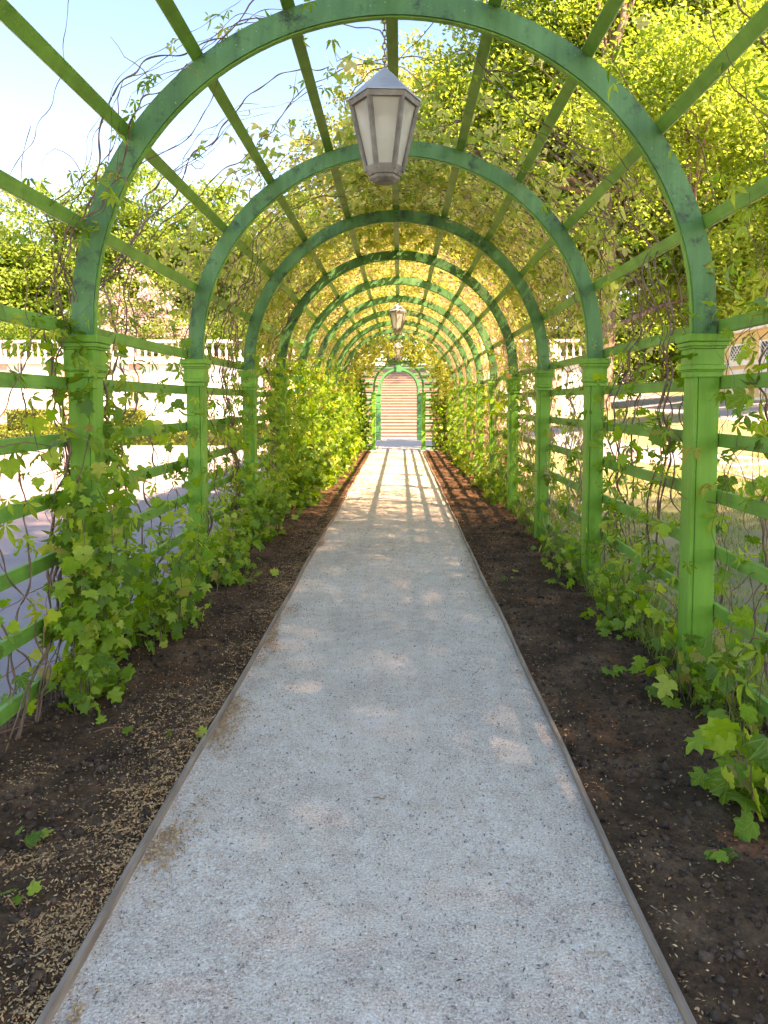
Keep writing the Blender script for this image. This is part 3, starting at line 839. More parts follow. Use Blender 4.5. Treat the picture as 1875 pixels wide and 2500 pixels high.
# shade trees beside and behind the viewer: their crowns throw the shade on the near half of the path
SH = [((15.2, -0.5, hx(15.2)), 5.3, 18.0, 'tall shade tree on the lawn right of the viewer'),
      ((10.2, -2.8, hx(10.2)), 4.9, 18.5, 'tall shade tree behind the viewer, nearest the pergola'),
      ((12.6, -6.6, hx(12.6)), 4.6, 18.5, 'tall shade tree in the middle of the group behind the viewer'),
      ((19.8, -6.0, hx(19.8)), 5.2, 19.0, 'tall shade tree farthest right behind the viewer'),
      ((14.0, -10.5, hx(14.0)), 5.4, 18.0, 'tall shade tree farthest behind the viewer')]
for (b, r, hc, lab) in SH:
    tree('shade_tree', b, [b, (b[0], b[1], 6), (b[0], b[1], hc + 2)], 0.3, [((b[0], b[1], hc), (r, r, 3.6))], 300, 158, 2.0, 0.125, M['tree'], lab, 'tree', 'shade trees near the viewer', limbs=8)

tree('maple_tree', (15.2, 24.5, hx(15.2)), [(15.2, 24.5, hx(15.2) - .2), (15.1, 24.5, 6), (14.8, 24.5, 11)], 0.2,
     [((13.9, 24.5, 8.3), (4.2, 3.0, 4.0)), ((12.6, 24.3, 5.6), (2.0, 2.0, 1.5))], 330, 95, 0.8, 0.19, M['tree'], 'young maple overhanging the yellow pavilion at the right edge', group='park trees in fresh leaf')
tree('added_shade_linden', (8.8, 23.2, hx(8.8)), [(8.8, 23.2, hx(8.8) - .2), (8.8, 23.2, 5), (8.3, 23.2, 11)], 0.13,  # added tree, trunk hidden behind the post; its crown shades the far paving
     [((8.3, 23.2, 10.0), (2.9, 2.7, 2.6))], 150, 90, 0.7, 0.17, M['tree'], 'young linden crown added above the nearest right post to shade the far paving', group='park trees in fresh leaf')
for i, (x, lab) in enumerate(((14, 'first dark tall hedge section behind the avenue trees, from left'), (22, 'second dark tall hedge section behind the avenue trees'), (30, 'third dark tall hedge section behind the avenue trees'), (38, 'last dark tall hedge section behind the avenue trees'))):
    zb = hx(x)
    tree('tall_hedge', (x, 74, zb), [(x, 74, zb - .1), (x, 74, zb + 2), (x, 74, zb + 4)], 0.12, [((x, 74, 5), (1, 1, 1))], 230, 60, 0.9, 0.34, M['tree3'], lab, 'hedge', 'tall hedges behind the avenue',
         boxy=((x - 4.2, 73.2, zb + .3), (x + 4.2, 75, zb + 5.5)), limbs=2)
# low clipped hedges of the parterre
def hedge(x0, x1, y0, y1, h, label):
    root = empty('clipped_hedge', ((x0 + x1) / 2, (y0 + y1) / 2, 0), label, 'hedge', 'low hedges of the parterre')
    cx, cy = (x0 + x1) / 2, (y0 + y1) / 2
    n = int(((x1 - x0) * (y1 - y0) + 2 * h * (x1 - x0 + y1 - y0)) * 260)
    P = np.stack([rng.uniform(x0 - cx, x1 - cx, n), rng.uniform(y0 - cy, y1 - cy, n), rng.uniform(0.03, h, n)], 1)
    f = rng.integers(0, 4, n)
    P[f == 0, 2] = h; P[f == 1, 1] = y0 - cy; P[f == 2, 0] = x1 - cx; P[f == 3, 2] = h
    P += rng.normal(scale=0.03, size=P.shape)
    P[:, 2] = np.maximum(P[:, 2], 0.02)
    V, F = scatter(*LEAFQ, P, frames(unit(rng.normal(size=(n, 3)) + (0, -.3, .6)), rng.normal(size=(n, 3))), rng.uniform(.06, .12, n))
    link('foliage', mesh_np('foliage', V, F, M['hedge'], np.repeat(rng.random(n), 2)), root)
    MB().box(x0 - cx + .06, x1 - cx - .06, y0 - cy + .06, y1 - cy - .06, 0, h - .06).build('core', M['hedge'], root)
hedge(-26, -5.5, 26.5, 27.2, 0.42, 'nearer low clipped hedge edging the gravel yard')
hedge(-26, -5.5, 30.5, 31.3, 0.55, 'farther low clipped hedge below the terrace wall')
hedge(-14.6, -13.4, 28.2, 29.4, 1.15, 'taller square clipped hedge block left of the nearest post')
hedge(-10.6, -9.6, 28.3, 29.3, 1.15, 'taller square clipped hedge block right of the nearest left post')
sheet('parterre_bed', [[(-26.5, 26.2), (-5.2, 26.2)], [(-26.5, 32.0), (-5.2, 32.0)]], 0.001, M['lawn'])

# ------------------------------------------------------------------ leaves
rng = np.random.default_rng(21)
def hop_leaf(curl=1.0, deep=1.0, skew=0.0):
    half = [(0.10, -0.09), (0.27, -0.11), (0.36, -0.03), (0.47, 0.0), (0.50, 0.12), (0.61, 0.22), (0.52, 0.30), (0.46, 0.38), (0.50, 0.50), (0.55, 0.66), (0.43, 0.65), (0.34, 0.66), (0.27, 0.74), (0.19, 0.80), (0.12, 0.91)]
    V = [(0, 0.02, 0), (0, 0.34, -0.02), (0, 1.0, -0.20)]
    zz = lambda x, y: 0.22 * abs(x) - 0.55 * x * x - 0.32 * max(0, y - 0.3) ** 2 - 0.02 + 0.02 * math.sin(17 * y + 9 * abs(x))
    dp = lambda i, x: x * (deep if i in (6, 7, 11, 12) else 1.0)
    R = [(dp(i, x), y + skew * x, curl * zz(x, y)) for i, (x, y) in enumerate(half)]
    L = [(-dp(i, x) * .94, y - skew * x, curl * (zz(x, y) + .03 * math.sin(9 * y))) for i, (x, y) in enumerate(half)]
    V += R + L
    n = len(half); F = []
    a, b = 3, 3 + n
    F.append((1, 0, a)); F += [(1, a + i, a + i + 1) for i in range(n - 1)]; F.append((1, a + n - 1, 2))
    F.append((0, 1, b)); F += [(b + i + 1, b + i, 1) for i in range(n - 1)]; F.append((b + n - 1, 1, 2))
    return np.array(V), np.array(F)
def hop_simple():
    half = [(0.30, -0.10), (0.62, 0.20), (0.34, 0.36), (0.52, 0.68), (0.20, 0.66)]
    V = [(0, 0.02, 0), (0, 0.34, -0.03), (0, 1.0, -0.16)]
    zz = lambda x, y: 0.12 * abs(x) - 0.30 * x * x - 0.12 * max(0, y - .3)
    V += [(x, y, zz(x, y)) for x, y in half] + [(-x, y, zz(x, y)) for x, y in half]
    n = 5; F = []; a, b = 3, 8
    F.append((1, 0, a)); F += [(1, a + i, a + i + 1) for i in range(n - 1)]; F.append((1, a + n - 1, 2))
    F.append((0, 1, b)); F += [(b + i + 1, b + i, 1) for i in range(n - 1)]; F.append((b + n - 1, 1, 2))
    return np.array(V), np.array(F)
def creeper_leaf(n=5):
    V = []; F = []
    for ang, ln in ((-105, .55), (-55, .82), (0, 1.0), (55, .82), (105, .55))[:n]:
        a = rad(ang); c, s = math.cos(a), math.sin(a)
        pts = [(0, 0.05, 0), (.12, .36, .03), (.165, .62, .0), (0, 1.08, -.22), (-.165, .62, .0), (-.12, .36, .03), (0, .52, -.05)]
        b = len(V)
        for (x, y, z) in pts:
            x, y, z = x * ln, y * ln, z * ln - 0.10 * abs(ang) / 105
            V.append((x * c + y * s, -x * s + y * c, z))
        F += [(b + 6, b + i, b + (i + 1) % 6) for i in range(6)]
    return np.array(V), np.array(F)
def small_leaf():
    return np.array([(0, 0, 0), (.26, .35, .04), (.22, .7, 0), (0, 1, -.12), (-.22, .7, 0), (-.26, .35, .04)]), np.array([[0, 1, 2], [0, 2, 3], [0, 3, 4], [0, 4, 5]])
T_HOP, T_HOPS, T_CRE, T_SM = hop_leaf(), hop_simple(), creeper_leaf(), small_leaf()
hop_me = [mesh_np('hop_leaf', *hop_leaf(c, d, k), M['hop'], smooth=True) for c, d, k in ((1.0, 1.0, 0), (1.9, .72, .06), (.5, .85, -.05), (2.6, .60, .02), (1.4, .62, -.08))]
cre_me = [mesh_np('creeper_leaf', *T_CRE, M['cre'])]
cre_me.append(mesh_np('creeper_leaf', T_CRE[0] * (.8, 1.1, 2.2), T_CRE[1], M['cre']))
mix_me = hop_me + cre_me * 3
T_TRIPLE = (np.concatenate([T_SM[0] @ np.array(Matrix.Rotation(rad(a), 3, 'Z')).T * l for a, l in ((-62, .75), (0, 1), (62, .75))]),
            np.concatenate([T_SM[1] + 6 * i for i in range(3)]))

def vault_point(side, s, off):
    """a point on the trellis surface, s metres up from the ground along it"""
    if s < ZC: return np.array([side * (RAILX + off), 0, s])
    a = (s - ZC) / (1.70)
    r = 1.70 + off
    return np.array([side * r * math.cos(a), 0, ZC + r * math.sin(a)])

def stem_path(side, y, smax, s0=0.0, step=0.075, wob=0.05, drift=0.0, off0=0.0):
    s = s0; yy = y; off = off0; pts = []
    vy = rng.normal(scale=.15) + drift
    while s < smax:
        p = vault_point(side, s, off); p[1] = yy
        pts.append(p)
        vy = 0.80 * vy + rng.normal(scale=.30) + drift * .25
        off = 0.8 * off + rng.normal(scale=wob * .6) + off0 * .2
        yy += vy * step + rng.normal(scale=.003); s += step * rng.uniform(.8, 1.2)
    return np.array(pts)

def leaf_frames(P, side, inward=0.5, cam_bias=0.4, up=0.38, rough=0.8, droop=1.35):
    n = len(P)
    N = np.tile(np.array([-side * inward, -cam_bias, up]), (n, 1)) + rng.normal(size=(n, 3)) * rough
    T = np.tile(np.array([-side * 0.35, -0.15, -droop]), (n, 1)) + rng.normal(size=(n, 3)) * 0.6
    return frames(N, T)

def put_leaves(root, P, R, Sz, me):
    """individual leaves: one object each, shared mesh"""
    base = np.array(root.location)
    for p, r, s in zip(P, R, Sz):
        o = bpy.data.objects.new('leaf', me[rng.integers(len(me))]); COL.objects.link(o)
        o.parent = root
        m = Matrix(((r[0,0]*s, r[0,1]*s, r[0,2]*s, p[0]-base[0]), (r[1,0]*s, r[1,1]*s, r[1,2]*s, p[1]-base[1]), (r[2,0]*s, r[2,1]*s, r[2,2]*s, p[2]-base[2]), (0,0,0,1)))
        o.matrix_local = m

def mass(root, name, T, P, R, Sz, mat, tint=None):
    if len(P) == 0: return
    n = len(P)
    V, F = scatter(*T, P - np.array(root.location), R, Sz)
    t = rng.random(n) if tint is None else tint
    o = link(name, mesh_np(name, V, F, mat, np.repeat(t, len(T[1]))), root)
    o['kind'] = 'stuff'
    return o

def stems_mesh(root, polys, radii, mat, name='stem', sides=4):
    if not polys: return
    V, F = tubes(polys, radii, sides)
    o = link(name, mesh_np(name, V - np.array(root.location), F, mat, smooth=True), root)
    if name != 'stem': o['kind'] = 'stuff'

def along(polys, n, lo, hi, power=1.0):
    """n random points on the stems with height/arch length index between lo and hi (z for the wall)"""
    allp = np.concatenate(polys)
    w_ = ((allp[:, 2] >= lo) & (allp[:, 2] <= hi)).astype(float)
    w_ *= np.clip((hi - allp[:, 2]) / (hi - lo + 1e-6), 0.03, 1) ** power
    i = rng.choice(len(allp), n, p=w_ / w_.sum())
    return allp[i] + rng.normal(scale=.02, size=(n, 3))

def petiole(P, side, reach=0.10):
    n = len(P)
    d = np.stack([-side * np.abs(rng.normal(scale=reach, size=n)) + side * 0.02, rng.normal(scale=reach * 1.1, size=n), rng.normal(scale=reach * .7, size=n)], 1)
    return P + d

def side_word(s): return 'left' if s < 0 else 'right'
ORD = {-1: 'before the nearest arch', 0: 'between first and second arch', 1: 'between second and third arch', 2: 'between third and fourth arch', 3: 'between fourth and fifth arch',
       4: 'between fifth and sixth arch', 5: 'between sixth and seventh arch', 6: 'between seventh and eighth arch', 7: 'between eighth and ninth arch', 8: 'in the last bay before the doorway'}
VG = 'vines climbing the trellis'

def vine(side, k, n_stem, h_stem, n_obj, n_mass, zr, size, sp, bushy=0.0, n_vault=0, n_twig=0, twig_mat='stem', power=1.0, big=0.0105, stem_mat='stem', lab=None, y0=None, y1=None, n_up=0, lowgap=0.0):
    ya = ay(k) + 0.1 if y0 is None else y0
    yb = ay(k + 1) - 0.1 if y1 is None else y1
    root = empty('climbing_vine', (side * 1.66, (ya + yb) / 2, 0), lab or f'vine on the {side_word(side)} trellis {ORD[k]}', 'vine', VG)
    polys = []; radii = []
    hubs = [stem_path(side, rng.uniform(ya, yb), h_stem[1] + .1, off0=rng.choice([-.04, .05])) for _ in range(4)]
    for i in range(n_stem):
        y = rng.uniform(ya, yb)
        if rng.random() < .62:                     # strands twisted together into a rope
            h_ = hubs[rng.integers(4)]
            m = int(len(h_) * min(1, rng.uniform(*h_stem) / (h_stem[1] + .1)))
            p = h_[:max(m, 8)].copy()
            tt = np.arange(len(p)); ph = rng.uniform(0, 6.28); rr_ = .012 + .018 * rng.random() + .05 * np.clip(tt / len(p) - .55, 0, 1) * rng.random() * 3
            fr = rng.uniform(.25, .5)
            p[:, 1] += rr_ * np.sin(ph + fr * tt); p[:, 0] += rr_ * .8 * np.cos(ph + fr * tt)
            p[:, 1] += np.linspace(rng.normal(scale=.10), rng.normal(scale=.14), len(p))
        else:
            p = stem_path(side, y, rng.uniform(*h_stem), off0=rng.choice([-0.05, 0.05, 0.03]))
        p[:, 1] = np.clip(p[:, 1], ya - .25, yb + .25)
        p[0, 2] = -0.02
        polys.append(p); r = (.25 + .75 * rng.random() ** 2.2) * big
        radii.append(np.linspace(r, r * .35, len(p)))
    if k <= 1:
        sp_ = []; sr_ = []
        for p, r in zip(polys, radii):
            for _ in range(2):
                p = np.concatenate([p[:1], np.stack([.75 * p[:-1] + .25 * p[1:], .25 * p[:-1] + .75 * p[1:]], 1).reshape(-1, 3), p[-1:]])
            sp_.append(p); sr_.append(np.linspace(r[0], r[-1], len(p)) * (1 + .25 * np.sin(np.arange(len(p)) * .9 + r[0] * 900)))
        stems_mesh(root, sp_, sr_, M[stem_mat], 'stem', 5)
    else: stems_mesh(root, polys, radii, M[stem_mat])
    # thin young shoots
    sh = []; sr = []
    for i in range(int(n_stem * 1.3)):
        q = polys[rng.integers(len(polys))]; j = rng.integers(0, max(1, len(q) - 3))
        p0 = q[j].copy(); m = rng.integers(4, 10); d = unit(np.array([-side * rng.normal(.05, .3), rng.normal(), rng.normal(.1, .7)]))
        pts = [p0]
        for e in range(m):
            d = unit(d + rng.normal(scale=.35, size=3) + np.array([0, 0, -.06])); pts.append(pts[-1] + d * .06)
        P_ = np.array(pts); P_[:, 2] = np.maximum(P_[:, 2], .03)
        sh.append(P_); sr.append(np.linspace(.0035, .0012, m + 1))
    stems_mesh(root, sh, sr, M['redstem'] if sp == 'hop' else M['stem'], 'shoot', 3)
    tpl, me, mm, mo = (T_HOPS, mix_me, M['hopm'], M['hop']) if sp == 'hop' else (T_CRE, cre_me, M['crem'], M['cre'])
    if n_obj:
        P = petiole(along(polys, n_obj, zr[0], zr[1], power), side, .09 + bushy * .5)
        P[:, 2] = np.maximum(P[:, 2], 0.08)
        put_leaves(root, P, leaf_frames(P, side), size * rng.uniform(.55, 1.2, n_obj), me)
    if n_mass and k < 5:
        nc = n_mass // 2; n_mass -= nc
        P = petiole(along(polys, nc, zr[0], zr[1], power * .6), side, .09 + bushy * .7)
        P[:, 2] = np.maximum(P[:, 2], 0.06)
        mass(root, 'creeper_foliage', T_CRE, P, leaf_frames(P, side), size * rng.uniform(.6, 1.25, nc), M['crem'], np.clip(rng.random(nc) * .9, 0, 1))
    if n_mass:
        P = petiole(along(polys, n_mass, zr[0], zr[1], power), side, .10 + bushy)
        P[:, 2] = np.maximum(P[:, 2], 0.06)
        t = np.clip(0.35 + 0.5 * rng.normal(size=n_mass) * .5 + .2 * (P[:, 2] / 2), 0, 1)
        mass(root, 'foliage', tpl, P, leaf_frames(P, side), size * rng.uniform(.5, 1.1, n_mass), mm, t)
    if n_up:                                          # sprays higher on the bare stems
        P = petiole(along(polys, n_up, ZCAP - .1, 9, 0.2), side, .07)
        put_leaves(root, P, leaf_frames(P, side, .2, .5, .5), size * .85 * rng.uniform(.6, 1.2, n_up), cre_me)
    if n_twig or n_vault:
        tw = []; tr = []
        for i in range(n_twig):
            a = rng.uniform(0.12, math.pi / 2 + .12); y = rng.uniform(ya - .1, yb + .1)
            m = rng.integers(7, 16); da = rng.normal(.4, .6); dy = rng.normal(scale=.8); off = rng.uniform(.04, .16)
            pts = []
            for e in range(m):
                r = 1.70 + off
                pts.append((side * r * math.cos(a), y, ZC + r * math.sin(a)))
                nv = math.hypot(da, dy) + .01
                a += da / nv * .09 / 1.7; y += dy / nv * .09
                da += rng.normal(scale=.45); dy += rng.normal(scale=.45); off = min(max(off + rng.normal(scale=.02), .035), .24)
                a = min(a, math.pi / 2 + .2)
            tw.append(np.array(pts)); tr.append(np.linspace(rng.uniform(.003, .0075), .0015, m))
        stems_mesh(root, tw, tr, M[twig_mat], 'twig_mat', 3)
        if n_vault:
            base_p = np.concatenate(tw)
            i = rng.choice(len(base_p), n_vault)
            P = base_p[i] + rng.normal(scale=.06, size=(n_vault, 3))
            rr = np.hypot(P[:, 0], P[:, 2] - ZC)
            P[:, [0]] *= (np.maximum(rr, 1.70) / rr)[:, None]; P[:, 2] = ZC + (P[:, 2] - ZC) * np.maximum(rr, 1.70) / rr
            N = unit(np.stack([P[:, 0], np.full(n_vault, -.5), P[:, 2] - ZC], 1)) * .5 + rng.normal(size=(n_vault, 3)) * .6
            T = rng.normal(size=(n_vault, 3)) + (0, 0, -.7)
            t = np.clip(rng.random(n_vault) * .75 + (.12 if k >= 3 else 0), 0, 1)  # warmer in the sunlit far bays: sun glow put into the leaf colour
            mass(root, 'vault_foliage', T_TRIPLE, P, frames(N, T), rng.uniform(.035, .085, n_vault), M['vault'], t)
    return root, polys

# left side
vine(-1, -1, 18, (1.2, 5.0), 130, 0, (0.1, 2.0), 0.085, 'hop', power=.12, n_up=80, big=.008, y0=3.25, y1=3.85, lab='sparse vine with bare twining stems at the far left before the nearest post')
vine(-1, 0, 30, (1.2, 4.6), 300, 260, (0.05, 1.85), 0.09, 'hop', bushy=.01, power=.22, n_up=30)
vine(-1, 1, 30, (1.4, 4.6), 300, 220, (0.05, 2.0), 0.08, 'hop', bushy=.03, power=.6, n_vault=1300, n_twig=90, n_up=25)
vine(-1, 2, 30, (1.5, 4.6), 200, 700, (0.05, 2.2), 0.082, 'hop', bushy=.06, power=.6, n_vault=3600, n_twig=150)
for k in range(3, 9):
    vine(-1, k, 26, (1.5, 4.2), 0, 1500, (0.05, 2.3), 0.095, 'hop', bushy=.16, power=.7, n_vault=1750, n_twig=120, twig_mat='drystem')
# right side
vine(1, -1, 12, (1.6, 4.6), 120, 0, (0.1, 2.2), 0.098, 'hop', power=.15, n_up=60, big=.008, y0=3.36, y1=3.9, lab='sparse vine with large lobed leaves at the far right before the nearest post')
vine(1, 0, 24, (1.6, 4.8), 220, 60, (0.08, 1.95), 0.085, 'hop', power=.45, n_up=60, n_vault=60, n_twig=26, big=.009)
vine(1, 1, 34, (1.8, 4.9), 170, 60, (0.05, 2.0), 0.08, 'hop', power=.6, n_vault=2800, n_twig=170, n_up=40, big=.010, stem_mat='drystem')
vine(1, 2, 40, (1.8, 4.9), 120, 200, (0.05, 2.2), 0.08, 'hop', power=.5, n_vault=3600, n_twig=170, big=.010, stem_mat='drystem')
for k in range(3, 9):
    vine(1, k, 105, (1.8, 4.8), 0, 260, (0.05, 2.3), 0.10, 'hop', bushy=.03, power=.8, n_vault=1250, n_twig=110, twig_mat='drystem', big=.009, stem_mat='drystem')

def screen_vine(x0, x1, z1, n, size, tint, label):
    root = empty('climbing_vine', ((x0 + x1) / 2, YG - .1, 0), label, 'vine', VG)
    polys = []
    for i in range(14):
        m = rng.integers(10, 22); x = rng.uniform(x0, x1); pts = []
        for e in range(m):
            pts.append((x, YG - .06 + rng.normal(scale=.02), e * z1 / 20)); x = min(max(x + rng.normal(scale=.035), x0), x1)
        polys.append(np.array(pts))
    stems_mesh(root, polys, [np.linspace(.008, .003, len(p)) for p in polys], M['stem'])
    allp = np.concatenate(polys)
    P = allp[rng.choice(len(allp), n)] + rng.normal(size=(n, 3)) * (.09, .07, .06)
    P[:, 2] = np.maximum(P[:, 2], .05); P[:, 0] = np.clip(P[:, 0], x0 - .05, x1 + .05)
    mass(root, 'foliage', T_HOPS, P, leaf_frames(P, 1 if x0 > 0 else -1, .2, .8, .4), size * rng.uniform(.6, 1.2, n), M['hopm'], np.clip(tint + .25 * rng.normal(size=n), 0, 1))
screen_vine(-1.52, -.90, 2.5, 1300, .10, .15, 'dark leafy vine covering the screen left of the far doorway')
screen_vine(1.05, 1.52, 2.5, 800, .09, .6, 'light green vine climbing the screen right of the far doorway')
def fringe(y, label):
    root = empty('hanging_vine', (0, y, 2.0), label, 'vine', VG)
    polys = []; rr = []
    for i in range(90):
        a = rng.uniform(.05, math.pi - .05); r = 1.56 - abs(rng.normal(scale=.15)); p = np.array([r * math.cos(a), y + rng.normal(scale=.12), ZC + r * math.sin(a)])
        m = rng.integers(4, 12); pts = [p]
        for e in range(m): pts.append(pts[-1] + np.array([rng.normal(scale=.03), rng.normal(scale=.02), -.055]))
        polys.append(np.array(pts)); rr.append(np.linspace(.004, .0015, m + 1))
    V, F = tubes(polys, rr, 3)
    o = link('tendrils', mesh_np('tendrils', V - np.array(root.location), F, M['drystem']), root); o['kind'] = 'stuff'
    allp = np.concatenate(polys); n = 1200
    P = allp[rng.choice(len(allp), n)] + rng.normal(scale=.04, size=(n, 3))
    mass(root, 'foliage', T_TRIPLE, P, frames(rng.normal(size=(n, 3)) + (0, -.7, .3), rng.normal(size=(n, 3)) + (0, 0, -1)), rng.uniform(.05, .10, n), M['vault'], np.clip(rng.random(n) * .7, 0, 1))
fringe(ay(8), 'fringe of thin shoots hanging inside the second last arch')
fringe(ay(9) - .1, 'fringe of thin shoots hanging inside the last arch')
# leafy bushes of hop at the feet of the nearest posts
def hop_bush(x, y, side, n_obj, n_mass, rx, ry, h, size, label, lean=0.0):
    root = empty('hop_bush', (x, y, 0), label, 'hop plant', 'hop plants at the post feet')
    polys = []; radii = []
    for i in range(16):
        a = rng.uniform(0, 6.28); hh = h * rng.uniform(.4, 1.0)
        e = np.array([x + math.cos(a) * rx * rng.uniform(.2, 1) , y + math.sin(a) * ry * rng.uniform(.2, 1), hh])
        b = np.array([x + math.cos(a) * rx * rng.uniform(.0, .5), y + math.sin(a) * ry * rng.uniform(0, .8), -.01])
        u = np.linspace(0, 1, 9)[:, None]
        p = b + (e - b) * np.concatenate([u ** 1.4, u ** 1.4, u ** .8], 1) + rng.normal(scale=.012, size=(9, 3)) * u
        polys.append(p); radii.append(np.linspace(.0035, .0015, 9))
    stems_mesh(root, polys, radii, M['stem' if n_obj > 60 else 'drystem'], 'stem', 4)
    allp = np.concatenate([p[1:] for p in polys])
    for n, obj in ((n_obj, True), (n_mass, False)):
        if not n: continue
        P = allp[rng.choice(len(allp), n)] + rng.normal(scale=.06, size=(n, 3)) * (1, 1.3, .8)
        P[:, 2] = np.maximum(P[:, 2], .06)
        R = leaf_frames(P, side, .4, .55, .5, .8, 1.3)
        sz = size * rng.uniform(.5, 1.2, n)
        if obj: put_leaves(root, P, R, sz, hop_me)
        else: mass(root, 'foliage', T_HOPS, P, R, sz, M['hopm'])
hop_bush(-1.50, 3.78, -1, 290, 240, .16, .30, 1.35, .078, 'dense dark green hop plant wrapping the foot of the nearest left post')
hop_bush(-1.42, 4.9, -1, 200, 90, .22, .60, .7, .072, 'leafy hop plant behind the nearest left post')
hop_bush(-1.40, 6.4, -1, 160, 100, .24, .6, .55, .07, 'low hop plant by the second left post')
hop_bush(-1.40, 8.2, -1, 80, 260, .30, .7, .6, .08, 'low hop plant by the third left post')
hop_bush(-1.66, 2.85, -1, 16, 0, .16, .25, .40, .075, 'thin hop plant with upright tan stems at lower left')
hop_bush(1.38, 2.78, 1, 64, 0, .24, .22, .42, .10, 'bright green hop plant at the lower right edge')
hop_bush(1.52, 3.75, 1, 90, 20, .24, .36, .40, .07, 'low hop plant at the foot of the nearest right post')
hop_bush(1.50, 4.9, 1, 120, 60, .24, .6, .50, .068, 'hop plant trailing between the first two right posts')
hop_bush(1.52, 6.6, 1, 70, 90, .2, .7, .40, .065, 'hop plant trailing past the second right post')
for k in range(3, 9):
    hop_bush(-1.35, ay(k) + .9, -1, 0, 700, .34, 1.0, .8, .11, f'leafy hop growth along the left bed {ORD[k]}')
    hop_bush(1.5, ay(k) + .9, 1, 0, 160, .22, 1.0, .45, .085, f'leafy hop growth along the right bed {ORD[k]}')

# ------------------------------------------------------------------ grass along the lawn edge
def grass(name, n, x0, x1, y0, y1, hlo, hhi, label):
    P = np.stack([rng.uniform(x0, x1, n), rng.uniform(y0, y1, n), np.zeros(n)], 1)
    keep = fbm(P[:, 0] * 5, P[:, 1] * 2.2) > .40
    P = P[keep]; n = len(P)
    P[:, 2] = np.maximum(P[:, 0] - 2.2, 0) * SLOPE
    lean = rng.normal(scale=.35, size=(n, 2)); h = rng.uniform(hlo, hhi, n); wd = .0035
    a = rng.uniform(0, 6.28, n); dx = np.cos(a) * wd; dy = np.sin(a) * wd
    z = np.zeros(n)
    v0 = P + np.stack([dx, dy, z], 1); v1 = P - np.stack([dx, dy, z], 1)
    mid = P + np.stack([lean[:, 0] * h * .35, lean[:, 1] * h * .35, h * .6], 1)
    v2 = mid - np.stack([dx, dy, z], 1) * .8; v3 = mid + np.stack([dx, dy, z], 1) * .8
    v4 = P + np.stack([lean[:, 0] * h, lean[:, 1] * h, h], 1)
    V = np.stack([v0, v1, v2, v3, v4], 1).reshape(-1, 3)
    b = np.arange(n) * 5
    F = np.stack([np.stack([b, b+1, b+2], 1), np.stack([b, b+2, b+3], 1), np.stack([b+3, b+2, b+4], 1)], 1).reshape(-1, 3)
    o = link(name, mesh_np(name, V, F, M['grassm'], np.repeat(rng.random(n), 3)))
    tag(o, label, 'grass', kind='stuff')
grass('grass', 9000, 1.5, 1.95, 2.4, 14, .06, .26, 'long grass along the feet of the right posts')
grass('lawn_grass', 60000, 1.9, 6.5, 3.0, 14, .02, .05, 'short dry grass of the lawn')

# ------------------------------------------------------------------ litter on soil and path
OCT = (np.array([(1,0,0),(-1,0,0),(0,1,0),(0,-1,0),(0,0,1),(0,0,-1)], float), np.array([[0,2,4],[2,1,4],[1,3,4],[3,0,4],[2,0,5],[1,2,5],[3,1,5],[0,3,5]]))
def rot_rand(n): return frames(rng.normal(size=(n, 3)), rng.normal(size=(n, 3)))
def sow(n, x0, x1, y0, y1, yp=1.6):
    return np.stack([rng.uniform(x0, x1, n), y0 + (y1 - y0) * rng.random(n) ** yp], 1)
q = np.concatenate([sow(5200, -1.8, PL - .03, 1.4, 10), sow(5200, PR + .03, 1.8, 1.4, 10)])
P = np.stack([q[:, 0], q[:, 1], soil_h(q[:, 0], q[:, 1]) + .006], 1)
V, F = scatter(OCT[0] * (1, .8, .65), OCT[1], P, rot_rand(len(P)), rng.gamma(2.0, .0042, len(P)) + .003)
tag(link('soil_clods', mesh_np('soil_clods', V, F, M['clod'])), 'crumbly dark clods lying on the soil beds', 'soil', kind='stuff')
# pale husks, thick along the left edging
CH = (np.array([(-.5, 0, 0), (0, -.2, .08), (.5, 0, .02), (0, .2, .08)]), np.array([[0, 1, 2], [0, 2, 3]]))
def husks(q, z, smin, smax):
    n = len(q)
    P = np.stack([q[:, 0], q[:, 1], z], 1)
    N = rng.normal(size=(n, 3)) * .35 + (0, 0, 1)
    return scatter(*CH, P, frames(N, rng.normal(size=(n, 3))), rng.uniform(smin, smax, n))
q1 = sow(160000, -1.75, PL - .012, 1.5, 12, 1.7)
d = PL - q1[:, 0]
pk = np.exp(-d / .10) * 2.6 * np.clip(fbm(q1[:, 1] * 1.1, q1[:, 1] * .3 + 4) * 3.2 - .85, 0.04, 1.5)
pk += np.clip((fbm(q1[:, 0] * 3.4, q1[:, 1] * 3.4) - .47) * 8, 0, 1) * np.exp(-np.maximum(q1[:, 1] - 2.5, 0) / 1.0) * np.clip(1.25 - d / .7, 0, 1) + .03
q1 = q1[rng.random(len(q1)) < pk]
q2 = sow(50000, PR + .012, 1.75, 1.5, 12, 1.7)
d = q2[:, 0] - PR
pk = np.exp(-d / .07) * .45 * np.clip(fbm(q2[:, 1] * 1.3, 9 + q2[:, 1] * .2) * 2.4 - .55, .1, 1.4) + .06
q2 = q2[rng.random(len(q2)) < pk]
q3 = np.stack([PL + .012 + np.abs(rng.normal(scale=.055, size=15000)), 1.5 + 8 * rng.random(15000) ** 1.6], 1)
q3 = q3[rng.random(len(q3)) < np.clip(fbm(q3[:, 1] * 2.0, q3[:, 0] * 6 + 11) * 6 - 2.6, 0, 1)]
q4 = np.stack([PR - .012 - np.abs(rng.normal(scale=.05, size=7000)), 1.5 + 8 * rng.random(7000) ** 1.6], 1)
q4 = q4[rng.random(len(q4)) < np.clip(fbm(q4[:, 1] * 1.6, q4[:, 1] * .3 + 23) * 3.4 - 1.35, .03, 1)]
